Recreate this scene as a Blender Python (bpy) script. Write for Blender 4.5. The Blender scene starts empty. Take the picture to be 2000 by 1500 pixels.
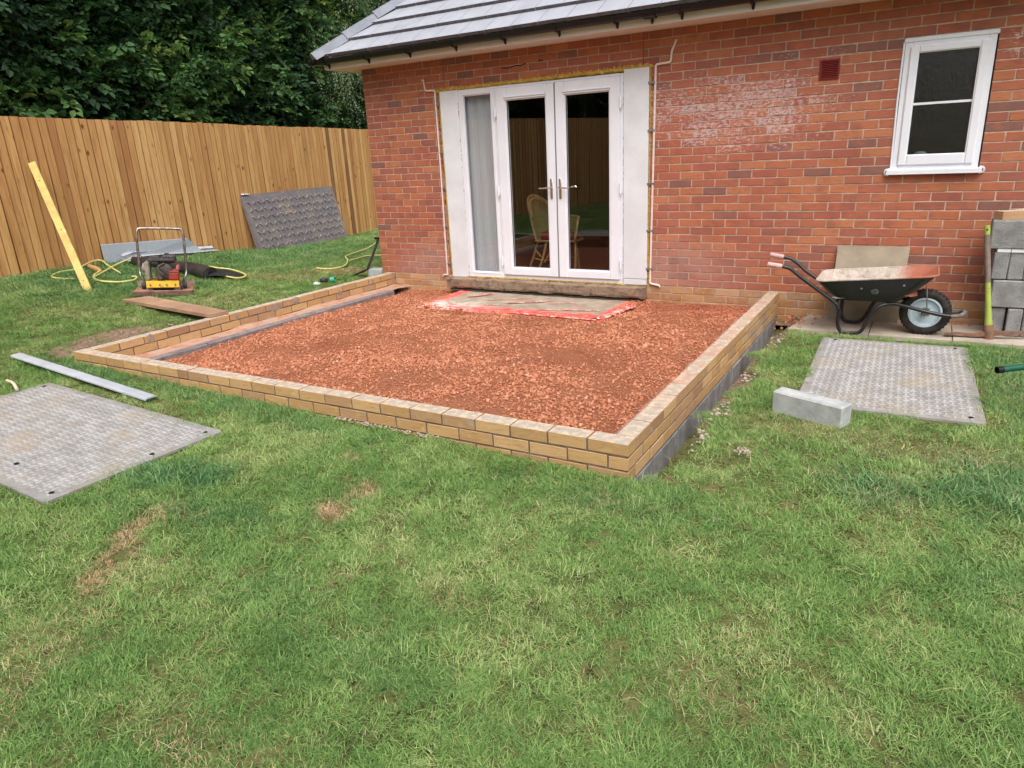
import bpy, bmesh, math, random
import numpy as np
from mathutils import Vector, Matrix, Euler, noise
random.seed(7)
RNG = np.random.default_rng(11)
S = bpy.context.scene
COL = S.collection
rad = math.radians

# ------------------------------------------------------------------ camera, sky, sun, exposure
cam_d = bpy.data.cameras.new('camera')
cam = bpy.data.objects.new('camera', cam_d)
COL.objects.link(cam)
r_ = Vector((0.86605532, 0.49761193, -0.04827582))
u_ = Vector((-0.11710578, 0.29578851, 0.9480482))
f_ = Vector((-0.48603953, 0.81540881, -0.31444244))
CAM = Vector((6.01036, -6.96769, 1.38357))
cam.matrix_world = Matrix(((r_.x, u_.x, -f_.x, CAM.x), (r_.y, u_.y, -f_.y, CAM.y), (r_.z, u_.z, -f_.z, CAM.z), (0, 0, 0, 1)))
cam_d.sensor_width = 36.0
cam_d.lens = 36.0 * 1364.37 / 2000.0
cam_d.clip_start = 0.05
cam_d.clip_end = 600
S.camera = cam
SUN_EL, SUN_ROT = rad(58), rad(146)      # high, from behind and to the right of the camera
world = bpy.data.worlds.new('World')
S.world = world
world.use_nodes = True
wn = world.node_tree.nodes
wl = world.node_tree.links
sky = wn.new('ShaderNodeTexSky')
sky.sky_type = 'NISHITA'
sky.sun_disc = False
sky.sun_elevation = SUN_EL
sky.sun_rotation = SUN_ROT
sky.dust_density = 6.0
sky.air_density = 1.0
hs = wn.new('ShaderNodeHueSaturation')
hs.inputs['Saturation'].default_value = 0.36     # an overcast sky is nearly grey
wl.new(sky.outputs[0], hs.inputs['Color'])
wl.new(hs.outputs[0], wn['Background'].inputs[0])
wn['Background'].inputs[1].default_value = 0.15
sun_d = bpy.data.lights.new('sun', 'SUN')
sun_d.energy = 1.0
sun_d.angle = rad(50)
sun_d.color = (1.0, 0.985, 0.965)
sun = bpy.data.objects.new('sun', sun_d)
COL.objects.link(sun)
sd = Vector((math.sin(SUN_ROT) * math.cos(SUN_EL), math.cos(SUN_ROT) * math.cos(SUN_EL), math.sin(SUN_EL)))
sun.rotation_euler = sd.to_track_quat('Z', 'Y').to_euler()
sun.location = sd * 30
S.view_settings.view_transform = 'Standard'
S.view_settings.look = 'None'
S.view_settings.gamma = 1
S.view_settings.use_curve_mapping = False
S.view_settings.exposure = 0.55
S.render.engine = 'CYCLES'
S.cycles.use_denoising = True
try:
    S.cycles.denoising_prefilter = 'ACCURATE'
    S.cycles.denoising_input_passes = 'RGB_ALBEDO_NORMAL'
except Exception:
    pass
S.cycles.max_bounces = 8
S.cycles.transparent_max_bounces = 12

# ------------------------------------------------------------------ small helpers
def tag(o, label=None, cat=None, group=None, kind=None):
    if label: o['label'] = label
    if cat: o['category'] = cat
    if group: o['group'] = group
    if kind: o['kind'] = kind
    return o

def adopt(o, parent):
    if parent is not None:
        o.parent = parent
        o.matrix_parent_inverse = parent['_inv'] if False else PINV[parent.name]
    return o

PINV = {}
def empty(name, loc, label, cat, group=None):
    o = bpy.data.objects.new(name, None)
    COL.objects.link(o)
    o.location = loc
    o.empty_display_size = 0.1
    PINV[o.name] = Matrix.Translation(Vector(loc)).inverted()
    tag(o, label, cat, group)
    return o

def as_parent(o):                     # a mesh part (at the world origin) that carries sub-parts
    PINV[o.name] = Matrix.Identity(4)
    return o

class MB:
    def __init__(s):
        s.v = []; s.f = []; s.m = []
    def add(s, vs, fs, mi=0):
        b = len(s.v)
        s.v += [tuple(v) for v in vs]
        s.f += [tuple(i + b for i in f) for f in fs]
        s.m += [mi] * len(fs)
        return s
    def box(s, lo, hi, mi=0, rot=None, at=None):
        x0, y0, z0 = lo; x1, y1, z1 = hi
        vs = [Vector(p) for p in ((x0,y0,z0),(x1,y0,z0),(x1,y1,z0),(x0,y1,z0),(x0,y0,z1),(x1,y0,z1),(x1,y1,z1),(x0,y1,z1))]
        if rot is not None: vs = [rot @ v for v in vs]
        if at is not None: vs = [v + Vector(at) for v in vs]
        return s.add(vs, [(0,3,2,1),(4,5,6,7),(0,1,5,4),(1,2,6,5),(2,3,7,6),(3,0,4,7)], mi)
    def bbox(s, lo, hi, b=.004, mi=0, M=None, jit=0.0):
        """box with chamfered edges"""
        lo = Vector(lo); hi = Vector(hi); c = (lo + hi) / 2; h = (hi - lo) / 2
        b = min(b, h.x * .49, h.y * .49, h.z * .49)
        vs = []; idx = {}
        for sx in (-1, 1):
            for sy in (-1, 1):
                for sz in (-1, 1):
                    for a in range(3):
                        d = [h.x, h.y, h.z]
                        for k in range(3):
                            if k != a: d[k] -= b
                        p = Vector((c.x + sx * d[0], c.y + sy * d[1], c.z + sz * d[2]))
                        if jit: p += Vector((random.uniform(-jit, jit), random.uniform(-jit, jit), random.uniform(-jit, jit)))
                        idx[(sx, sy, sz, a)] = len(vs); vs.append(p)
        fs = []
        for a in range(3):
            o1, o2 = [(1, 2), (2, 0), (0, 1)][a]
            for sg in (-1, 1):
                q = []
                for (p1, p2) in ((-1, -1), (1, -1), (1, 1), (-1, 1)):
                    k = [0, 0, 0]; k[a] = sg; k[o1] = p1; k[o2] = p2
                    q.append(idx[(k[0], k[1], k[2], a)])
                fs.append(tuple(q if sg > 0 else q[::-1]))
        for a in range(3):                      # edges along axis a
            o1, o2 = [(1, 2), (2, 0), (0, 1)][a]
            for p1 in (-1, 1):
                for p2 in (-1, 1):
                    k0 = [0, 0, 0]; k0[a] = -1; k0[o1] = p1; k0[o2] = p2
                    k1 = list(k0); k1[a] = 1
                    q = (idx[(*k0, o1)], idx[(*k1, o1)], idx[(*k1, o2)], idx[(*k0, o2)])
                    fs.append(q if p1 * p2 < 0 else q[::-1])
        for sx in (-1, 1):
            for sy in (-1, 1):
                for sz in (-1, 1):
                    t = (idx[(sx, sy, sz, 0)], idx[(sx, sy, sz, 1)], idx[(sx, sy, sz, 2)])
                    fs.append(t if sx * sy * sz > 0 else t[::-1])
        if M is not None: vs = [M @ v for v in vs]
        return s.add(vs, fs, mi)
    def tube(s, pts, r, n=8, mi=0, cap=True, closed=False):
        pts = [Vector(p) for p in pts]
        rs = r if isinstance(r, (list, tuple)) else [r] * len(pts)
        rings = []
        up = None
        for i, p in enumerate(pts):
            if closed: t = pts[(i + 1) % len(pts)] - pts[i - 1]
            else: t = pts[min(i + 1, len(pts) - 1)] - pts[max(i - 1, 0)]
            t.normalize()
            if up is None:
                up = Vector((0, 0, 1)) if abs(t.z) < .9 else Vector((1, 0, 0))
            a = t.cross(up).normalized(); up = a.cross(t).normalized()
            rings.append([p + (a * math.cos(2 * math.pi * k / n) + up * math.sin(2 * math.pi * k / n)) * rs[i] for k in range(n)])
        vs = [v for rg in rings for v in rg]
        fs = []
        m = len(pts)
        for i in range(m if closed else m - 1):
            j = (i + 1) % m
            for k in range(n):
                l = (k + 1) % n
                fs.append((i * n + k, i * n + l, j * n + l, j * n + k))
        if cap and not closed:
            fs.append(tuple(range(n))[::-1]); fs.append(tuple((m - 1) * n + k for k in range(n)))
        return s.add(vs, fs, mi)
    def lathe(s, prof, c, axis='Z', n=24, mi=0, M=None, caps=True):
        """prof: list of (radius, height)"""
        vs = []
        for (r, h) in prof:
            for k in range(n):
                a = 2 * math.pi * k / n
                p = (r * math.cos(a), r * math.sin(a), h)
                if axis == 'Y': p = (p[0], h, p[1])
                if axis == 'X': p = (h, p[0], p[1])
                p = Vector(p)
                if M is not None: p = M @ p
                vs.append(p + Vector(c))
        fs = []
        for i in range(len(prof) - 1):
            for k in range(n):
                l = (k + 1) % n
                q = (i * n + k, i * n + l, (i + 1) * n + l, (i + 1) * n + k)
                fs.append(q if axis != 'Y' else q[::-1])
        if caps and prof[0][0] > 1e-6: fs.append(tuple(range(n)))
        if caps and prof[-1][0] > 1e-6: fs.append(tuple((len(prof) - 1) * n + k for k in range(n)))
        return s.add(vs, fs, mi)
    def grid(s, P, mi=0):
        """P[i][j] of points -> quads"""
        a, b = len(P), len(P[0])
        return s.add([p for row in P for p in row], [(i * b + j, i * b + j + 1, (i + 1) * b + j + 1, (i + 1) * b + j) for i in range(a - 1) for j in range(b - 1)], mi)
    def slab(s, P, th, mi=0):
        """polygon P (list of points) extruded by vector th"""
        n = len(P); th = Vector(th)
        vs = [Vector(p) for p in P] + [Vector(p) + th for p in P]
        fs = [tuple(range(n))[::-1], tuple(range(n, 2 * n))] + [(i, (i + 1) % n, n + (i + 1) % n, n + i) for i in range(n)]
        return s.add(vs, fs, mi)
    def mesh(s, name, mats, smooth=False):
        me = bpy.data.meshes.new(name)
        me.from_pydata(s.v, [], s.f)
        mats = mats if isinstance(mats, (list, tuple)) else [mats]
        for m in mats: me.materials.append(m)
        if len(mats) > 1: me.polygons.foreach_set('material_index', s.m)
        me.validate()
        bm = bmesh.new(); bm.from_mesh(me)
        bmesh.ops.recalc_face_normals(bm, faces=bm.faces)
        bm.to_mesh(me); bm.free()
        if smooth:
            me.polygons.foreach_set('use_smooth', [True] * len(me.polygons))
            if smooth != 'all':
                me.set_sharp_from_angle(angle=rad(smooth if smooth is not True else 40))
        return me
    def build(s, name, mats, parent=None, smooth=False, kind=None, label=None):
        o = bpy.data.objects.new(name, s.mesh(name, mats, smooth))
        COL.objects.link(o)
        adopt(o, parent)
        if kind: o['kind'] = kind
        if label: o['label'] = label
        return o

def place(mesh, name, parent, M):
    o = bpy.data.objects.new(name, mesh)
    COL.objects.link(o)
    adopt(o, parent)
    o.matrix_basis = M
    return o

def TRS(loc, rot=(0, 0, 0), sc=(1, 1, 1)):
    return Matrix.LocRotScale(Vector(loc), Euler(rot), Vector(sc))

def spline(pts, n=6):
    """Catmull-Rom through pts"""
    P = [Vector(p) for p in pts]
    P = [P[0] * 2 - P[1]] + P + [P[-1] * 2 - P[-2]]
    out = []
    for i in range(1, len(P) - 2):
        for k in range(n):
            t = k / n
            a, b, c, d = P[i - 1], P[i], P[i + 1], P[i + 2]
            out.append(.5 * ((2 * b) + (c - a) * t + (2 * a - 5 * b + 4 * c - d) * t * t + (3 * b - a - 3 * c + d) * t ** 3))
    out.append(P[-2])
    return out

# ------------------------------------------------------------------ materials
def srgb(r, g, b):
    f = lambda c: (c / 255) / 12.92 if c / 255 <= .04045 else ((c / 255 + .055) / 1.055) ** 2.4
    return (f(r), f(g), f(b), 1)

class Mat:
    def __init__(s, name, rough=.8, spec=.3, metal=0):
        s.m = bpy.data.materials.new(name)
        s.m.use_nodes = True
        s.nt = s.m.node_tree
        s.N = s.nt.nodes
        s.b = s.N['Principled BSDF']
        s.out = s.N['Material Output']
        s.b.inputs['Roughness'].default_value = rough
        s.b.inputs['Specular IOR Level'].default_value = spec
        s.b.inputs['Metallic'].default_value = metal
    def L(s, a, b): s.nt.links.new(a, b)
    def val(s, inp, v):
        if hasattr(v, 'is_linked') or isinstance(v, bpy.types.NodeSocket): s.L(v, inp)
        else: inp.default_value = v
    def node(s, t, **kw):
        n = s.N.new(t)
        for k, v in kw.items(): setattr(n, k, v)
        return n
    def pos(s):
        if not hasattr(s, '_g'): s._g = s.N.new('ShaderNodeNewGeometry')
        return s._g.outputs['Position']
    def geo(s, k):
        s.pos(); return s._g.outputs[k]
    def obj(s):
        if not hasattr(s, '_t'): s._t = s.N.new('ShaderNodeTexCoord')
        return s._t.outputs['Object']
    def mapping(s, v, sc=(1, 1, 1), rot=(0, 0, 0), loc=(0, 0, 0)):
        n = s.N.new('ShaderNodeMapping')
        s.L(v, n.inputs[0]); n.inputs['Scale'].default_value = sc; n.inputs['Rotation'].default_value = rot; n.inputs['Location'].default_value = loc
        return n.outputs[0]
    def noise(s, v, scale, detail=4, rough=.55, dist=0, w=None):
        n = s.N.new('ShaderNodeTexNoise')
        if w is not None:
            n.noise_dimensions = '4D'; s.val(n.inputs['W'], w)
        s.L(v, n.inputs['Vector']); n.inputs['Scale'].default_value = scale; n.inputs['Detail'].default_value = detail
        n.inputs['Roughness'].default_value = rough; n.inputs['Distortion'].default_value = dist
        return n.outputs['Fac']
    def voro(s, v, scale, feat='F1', out='Distance'):
        n = s.N.new('ShaderNodeTexVoronoi'); n.feature = feat
        s.L(v, n.inputs['Vector']); n.inputs['Scale'].default_value = scale
        return n.outputs[out]
    def ramp(s, f, stops, interp='LINEAR'):
        n = s.N.new('ShaderNodeValToRGB'); n.color_ramp.interpolation = interp
        s.val(n.inputs[0], f)
        e = n.color_ramp.elements
        while len(e) < len(stops): e.new(.5)
        for i, (p, c) in enumerate(stops):
            e[i].position = p
            e[i].color = c if len(c) == 4 else (*c, 1)
        return n.outputs[0]
    def step(s, f, a, b):               # smooth 0..1 between a and b
        n = s.N.new('ShaderNodeMapRange'); n.interpolation_type = 'SMOOTHSTEP'
        s.val(n.inputs[0], f); n.inputs[1].default_value = a; n.inputs[2].default_value = b
        return n.outputs[0]
    def math(s, op, a, b=0.0, c=None):
        n = s.N.new('ShaderNodeMath'); n.operation = op
        s.val(n.inputs[0], a); s.val(n.inputs[1], b)
        if c is not None: s.val(n.inputs[2], c)
        return n.outputs[0]
    def mix(s, f, a, b, mode='MIX'):
        n = s.N.new('ShaderNodeMix'); n.data_type = 'RGBA'; n.blend_type = mode
        s.val(n.inputs[0], f); s.val(n.inputs[6], a); s.val(n.inputs[7], b)
        return n.outputs[2]
    def xyz(s, v):
        n = s.N.new('ShaderNodeSeparateXYZ'); s.L(v, n.inputs[0]); return n.outputs
    def blob(s, c, rx, ry, rz, v=None):
        """soft 1..0 ellipsoid mask round world point c"""
        v = v or s.pos()
        n = s.N.new('ShaderNodeVectorMath'); n.operation = 'SUBTRACT'; s.L(v, n.inputs[0]); n.inputs[1].default_value = c
        d = s.N.new('ShaderNodeVectorMath'); d.operation = 'DIVIDE'; s.L(n.outputs[0], d.inputs[0]); d.inputs[1].default_value = (rx, ry, rz)
        l = s.N.new('ShaderNodeVectorMath'); l.operation = 'LENGTH'; s.L(d.outputs[0], l.inputs[0])
        return s.math('SUBTRACT', 1.0, s.step(l.outputs['Value'], .25, 1.0))
    def color(s, c): s.val(s.b.inputs['Base Color'], c); return s
    def bump(s, h, strength=.4, dist=.01):
        n = s.N.new('ShaderNodeBump'); s.val(n.inputs['Height'], h)
        n.inputs['Strength'].default_value = strength; n.inputs['Distance'].default_value = dist
        s.L(n.outputs[0], s.b.inputs['Normal']); return s
    def rough(s, v): s.val(s.b.inputs['Roughness'], v); return s

def rnd_id(m):
    oi = m.N.new('ShaderNodeObjectInfo')
    return m.math('FRACT', m.math('ADD', oi.outputs['Random'], m.geo('Random Per Island')))

def mottled(name, c1, c2, scale=8, rough=.75, spec=.3, metal=0, bump=.2, bd=.004, coord='pos', spots=None, fine=6):
    m = Mat(name, rough, spec, metal)
    v = m.pos() if coord == 'pos' else m.obj()
    n = m.noise(v, scale, 5, .6)
    c = m.mix(m.step(n, .32, .68), c1, c2)
    if spots:
        n2 = m.noise(v, spots[1], 4, .65)
        c = m.mix(m.step(n2, spots[2], spots[2] + .06), c, spots[0])
    m.color(c)
    if bump: m.bump(m.noise(v, scale * fine, 6, .65), bump, bd)
    return m.m

def plain(name, c, rough=.5, spec=.4, metal=0):
    m = Mat(name, rough, spec, metal); m.color(c); return m.m

def brick_mat(name, buff=False, dwarf=False):
    m = Mat(name, .88, .2)
    r = rnd_id(m)
    P = m.pos()
    if not buff:
        base = m.ramp(r, [(0, srgb(176, 96, 68)), (.14, srgb(184, 106, 70)), (.27, srgb(190, 116, 78)), (.38, srgb(164, 84, 66)), (.52, srgb(174, 92, 70)),
                          (.64, srgb(168, 94, 72)), (.76, srgb(154, 84, 70)), (.87, srgb(126, 84, 80)), (.94, srgb(180, 100, 66))], 'CONSTANT')
    elif dwarf:
        base = m.ramp(r, [(0, srgb(198, 160, 112)), (.2, srgb(188, 150, 104)), (.4, srgb(204, 166, 120)), (.6, srgb(182, 144, 108)), (.8, srgb(194, 154, 104)), (.93, srgb(168, 130, 98))], 'CONSTANT')
    else:
        base = m.ramp(r, [(0, srgb(186, 140, 96)), (.25, srgb(174, 128, 88)), (.5, srgb(196, 150, 108)), (.75, srgb(170, 120, 78))], 'CONSTANT')
    w = m.math('MULTIPLY', r, 37.0)
    st = m.noise(m.mapping(P, (7, 7, 60)), 1.6, 5, .65, .6, w=w)
    if not buff:
        c = m.mix(m.step(st, .50, .72), base, m.mix(.55, base, srgb(84, 46, 46)))
        bl = m.noise(P, 9, 3, .5, 0, w=w)
        c = m.mix(m.math('MULTIPLY', m.step(bl, .5, .75), .55), c, srgb(120, 66, 62))
        c = m.mix(m.math('MULTIPLY', m.step(bl, .50, .2), .45), c, srgb(208, 112, 70))
    else:
        c = m.mix(m.math('MULTIPLY', m.step(st, .48, .75), .5), base, srgb(150, 104, 62))
        bl = m.noise(P, 14, 4, .6, 0, w=w)
        c = m.mix(m.math('MULTIPLY', m.step(bl, .52, .75), .35), c, srgb(222, 186, 140))
    sp = m.noise(P, 240, 3, .6)
    c = m.mix(m.math('MULTIPLY', m.step(sp, .58, .75), .35), c, srgb(70, 42, 38))
    if not buff:
        # lime bloom on a patch of bricks right of the doors, grey dust low beside them
        ef = m.math('MAXIMUM', m.blob((4.35, 0, 1.64), 1.55, 1, .62), m.math('MULTIPLY', m.blob((5.0, 0, 2.0), .75, 1, .2), .55))
        ef = m.math('MAXIMUM', ef, m.math('MULTIPLY', m.blob((6.5, 0, 2.0), .25, 1, .2), .9))
        n1 = m.noise(m.mapping(P, (1, 1, 2.2)), 26, 6, .7, .4)
        n1 = m.math('ADD', n1, m.math('MULTIPLY', m.math('SUBTRACT', r, .5), .12))
        th = m.math('MULTIPLY', ef, .30)
        e = m.math('MULTIPLY', m.step(m.math('ADD', n1, th), .73, .88), m.step(m.noise(P, 90, 4, .7), .34, .52))
        c = m.mix(m.math('MULTIPLY', m.math('MULTIPLY', e, m.step(ef, .02, .2)), .9), c, srgb(232, 216, 214))
        c = m.mix(m.math('MULTIPLY', m.blob((4.3, 0, 1.6), 1.5, 1, .8), .22), c, srgb(176, 84, 84))
        du = m.math('MAXIMUM', m.blob((3.85, 0, .12), .95, 1, .5), m.blob((.8, 0, .05), .75, 1, .5))
        dn = m.noise(P, 5, 4, .6)
        c = m.mix(m.math('MULTIPLY', m.math('MULTIPLY', du, .62), m.step(dn, .2, .6)), c, srgb(176, 142, 134))
        c = m.mix(m.math('MULTIPLY', m.step(m.noise(P, 2.2, 3, .5), .35, .7), .18), c, srgb(190, 128, 104))
    else:
        if not dwarf:
            c = m.mix(m.math('MULTIPLY', m.step(m.noise(P, 7, 5, .65), .42, .7), .6), c, srgb(176, 158, 144))
        # light dusty upward faces with the mortar discs of the perforations
        nz = m.xyz(m.geo('Normal'))[2]
        up = m.step(nz, .5, .8)
        if dwarf:
            O = m.obj()
            n3 = m.noise(P, 22, 5, .65)
            top = m.mix(m.step(n3, .38, .58), srgb(208, 184, 156), srgb(172, 160, 146))
            sep = m.xyz(O)
            ax = m.math('PINGPONG', m.math('ADD', sep[0], .0), .034)
            cx = m.node('ShaderNodeCombineXYZ'); m.val(cx.inputs[0], ax); m.val(cx.inputs[1], sep[1])
            ln = m.node('ShaderNodeVectorMath', operation='LENGTH'); m.L(cx.outputs[0], ln.inputs[0])
            disc = m.math('SUBTRACT', 1.0, m.step(m.math('ADD', ln.outputs['Value'], m.math('MULTIPLY', m.math('SUBTRACT', n3, .5), .03)), .019, .026))
            disc = m.math('MULTIPLY', disc, m.step(m.noise(P, 6, 3, .6), .36, .5))
            top = m.mix(m.math('MULTIPLY', disc, .55), top, srgb(160, 154, 146))
            top = m.mix(m.math('MULTIPLY', m.step(m.noise(P, 60, 4, .6), .62, .68), .7), top, srgb(112, 92, 78))
            sm = m.step(m.math('ADD', m.noise(P, 11, 6, .7), m.math('MULTIPLY', m.blob((4.9, -.9, -.1), .3, 1.1, .3), .10)), .59, .67)
            c = m.mix(m.math('MULTIPLY', sm, .75), c, srgb(172, 158, 144))
            red = m.math('MULTIPLY', m.blob((4.83, -1.6, 0), .3, 2.3, .2), m.step(m.noise(P, 8, 4, .6), .45, .62))
            top = m.mix(m.math('MULTIPLY', red, .6), top, srgb(196, 122, 102))
            c = m.mix(m.math('MULTIPLY', up, m.step(m.xyz(P)[2], -.03, -.02)), c, top)
    if not buff: c = m.mix(.20, c, srgb(154, 124, 106))
    m.color(c)
    h = m.math('ADD', m.math('MULTIPLY', st, .6), m.math('MULTIPLY', m.noise(P, 130, 5, .7), .6))
    m.bump(h, .55, .006)
    return m.m

def glass_mat(name, tint=(.9, .95, .93, 1), rough=.0, refl=2.8, bump=None):
    m = Mat(name)
    N = m.N
    fr = N.new('ShaderNodeFresnel'); fr.inputs['IOR'].default_value = 1.5
    f = m.math('MULTIPLY', m.math('MINIMUM', m.math('MULTIPLY', fr.outputs[0], refl), 1.0), m.math('SUBTRACT', 1.0, m.geo('Backfacing')))
    tr = N.new('ShaderNodeBsdfTransparent'); tr.inputs[0].default_value = tint
    gl = N.new('ShaderNodeBsdfGlossy'); gl.inputs['Roughness'].default_value = rough
    mx = N.new('ShaderNodeMixShader')
    m.L(f, mx.inputs[0]); m.L(tr.outputs[0], mx.inputs[1]); m.L(gl.outputs[0], mx.inputs[2])
    m.L(mx.outputs[0], m.out.inputs[0])
    if bump:
        b = N.new('ShaderNodeBump'); b.inputs['Strength'].default_value = bump[1]; b.inputs['Distance'].default_value = .01
        m.L(m.noise(m.mapping(m.pos(), (3, 3, .8)), bump[0], 4, .6), b.inputs['Height'])
        m.L(b.outputs[0], gl.inputs['Normal']); m.L(b.outputs[0], fr.inputs['Normal'])
    return m.m

M_red = brick_mat('red_brick')
M_buff = brick_mat('buff_plinth_brick', True)
M_dwarf = brick_mat('buff_dwarf_brick', True, True)
M_mortar = mottled('mortar', srgb(204, 180, 160), srgb(168, 146, 128), 14, .95, .1, bump=.6, bd=.004)
M_mortar_dk = mottled('grey_mortar', srgb(128, 112, 100), srgb(98, 86, 78), 10, .95, .1, bump=.6, bd=.004)
M_block = mottled('grey_block', srgb(156, 154, 152), srgb(130, 128, 128), 9, .95, .1, bump=.9, bd=.008, spots=(srgb(92, 91, 92), 75, .60), fine=10)
M_block_lt = mottled('light_block', srgb(186, 188, 188), srgb(160, 162, 162), 9, .95, .1, bump=.7, bd=.004, spots=(srgb(120, 122, 122), 70, .68), fine=10)
M_upvc = mottled('white_upvc', srgb(232, 233, 240), srgb(226, 227, 235), 3, .35, .45, bump=0)
M_board = mottled('white_board', srgb(226, 228, 232), srgb(212, 214, 218), 2.5, .7, .25, bump=.1, bd=.002, spots=(srgb(170, 158, 132), 9, .72))
M_black = plain('black_plastic', srgb(22, 23, 26), .3, .4)
M_dark = plain('dark_gap', srgb(22, 20, 20), .9, .1)
M_steel = plain('polished_steel', srgb(210, 205, 200), .22, .5, 1)
M_galv = mottled('galvanised_steel', srgb(168, 172, 176), srgb(140, 145, 150), 20, .45, .5, .8, bump=.1)
M_glass = glass_mat('window_glass', (.93, .94, .95, 1))
M_frost = glass_mat('textured_glass', (.72, .76, .8, 1), .22, 3.2, (30, .5))
M_foam = mottled('yellow_foam', srgb(208, 176, 92), srgb(186, 148, 66), 30, .8, .2, bump=.7, bd=.01)
M_sealant = plain('white_sealant', srgb(228, 212, 204), .6, .3)

# ------------------------------------------------------------------ lawn and ground
XC, DW, X0 = 4.879, 3.993, .041          # dwarf wall: right outer face, front outer face, front left corner

def ground(x, y):
    if x < 0:
        h = float(np.interp(y, [-2.6, -1.65, .1, 1.45, 4.2], [.122, .10, .059, .0176, -.005]))
        if y < -4: h = max(.04, h - (-4 - y) * .08)
        return -.09 - x * h
    return float(np.interp(x, [0, 1.5, 3, 5, 5.5, 99], [-.09, -.12, -.155, -.185, -.2, -.2]))

def fence_x(y): return -3.3 - .184 * (y + 2.2)

def mk_ground():
    xs = np.concatenate([np.linspace(-60, -6, 7)[:-1], np.linspace(-6, -4.4, 5)[:-1], np.arange(-4.4, 8.4, .08), np.linspace(8.5, 12, 6), np.linspace(14, 60, 6)])
    ys = np.concatenate([np.linspace(-60, -14, 6), np.linspace(-13, -8.1, 12), np.arange(-8, 1.0, .08), np.linspace(1.05, 12, 22), np.linspace(14, 60, 6)])
    vs = []; dry = []
    for x in xs:
        for y in ys:
            gx = max(min(x, 9), -6.5); z = ground(gx, max(min(y, 9), -14))
            if X0 + .02 < x < XC - .02 and -DW + .02 < y < .02: z = -.42
            elif XC - .02 <= x < XC + .15 + .05 * noise.noise((y * 1.7, 3, 0)) and -DW < y < .02: z = -.37
            elif 5.1 < x and -.56 < y < .1: z = -.30
            elif x >= XC and y > -.75: z = -.225
            elif -.15 < x < X0 + .1 and -4.1 < y < 0 : z -= .02
            if y > .06 and x > -.02: z = -.5
            n = noise.noise((x * 1.3, y * 1.3, 0)) * .012 + noise.noise((x * 9, y * 9, 5)) * .005
            vs.append((x, y, z + n))
    nx, ny = len(xs), len(ys)
    fs = [(i * ny + j, (i + 1) * ny + j, (i + 1) * ny + j + 1, i * ny + j + 1) for i in range(nx - 1) for j in range(ny - 1)]
    me = bpy.data.meshes.new('lawn'); me.from_pydata(vs, [], fs)
    m = Mat('soil_and_moss', .95, .1)
    n = m.noise(m.pos(), 3.5, 6, .65)
    c = m.ramp(n, [(.3, srgb(82, 92, 52)), (.5, srgb(108, 112, 66)), (.7, srgb(132, 122, 84))])
    c = m.mix(m.step(m.noise(m.pos(), 40, 4, .6), .5, .7), c, srgb(58, 48, 34))
    so = m.math('MAXIMUM', m.blob((-.28, -3.5, -.07), .34, .75, .3), m.blob((5.0, -1.8, -.3), .22, 2.4, .25))
    so = m.math('MAXIMUM', so, m.blob((4.98, -.35, -.2), .35, .6, .3))
    c = m.mix(m.step(m.math('ADD', so, m.math('MULTIPLY', m.math('SUBTRACT', m.noise(m.pos(), 9, 5, .6), .5), .6)), .25, .5), c, m.ramp(m.noise(m.pos(), 30, 5, .65), [(.35, srgb(110, 86, 68)), (.65, srgb(160, 138, 118))]))
    m.color(c); m.bump(m.noise(m.pos(), 60, 6, .7), .9, .02)
    me.materials.append(m.m)
    o = bpy.data.objects.new('ground', me); COL.objects.link(o); o['kind'] = 'structure'
mk_ground()

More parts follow.
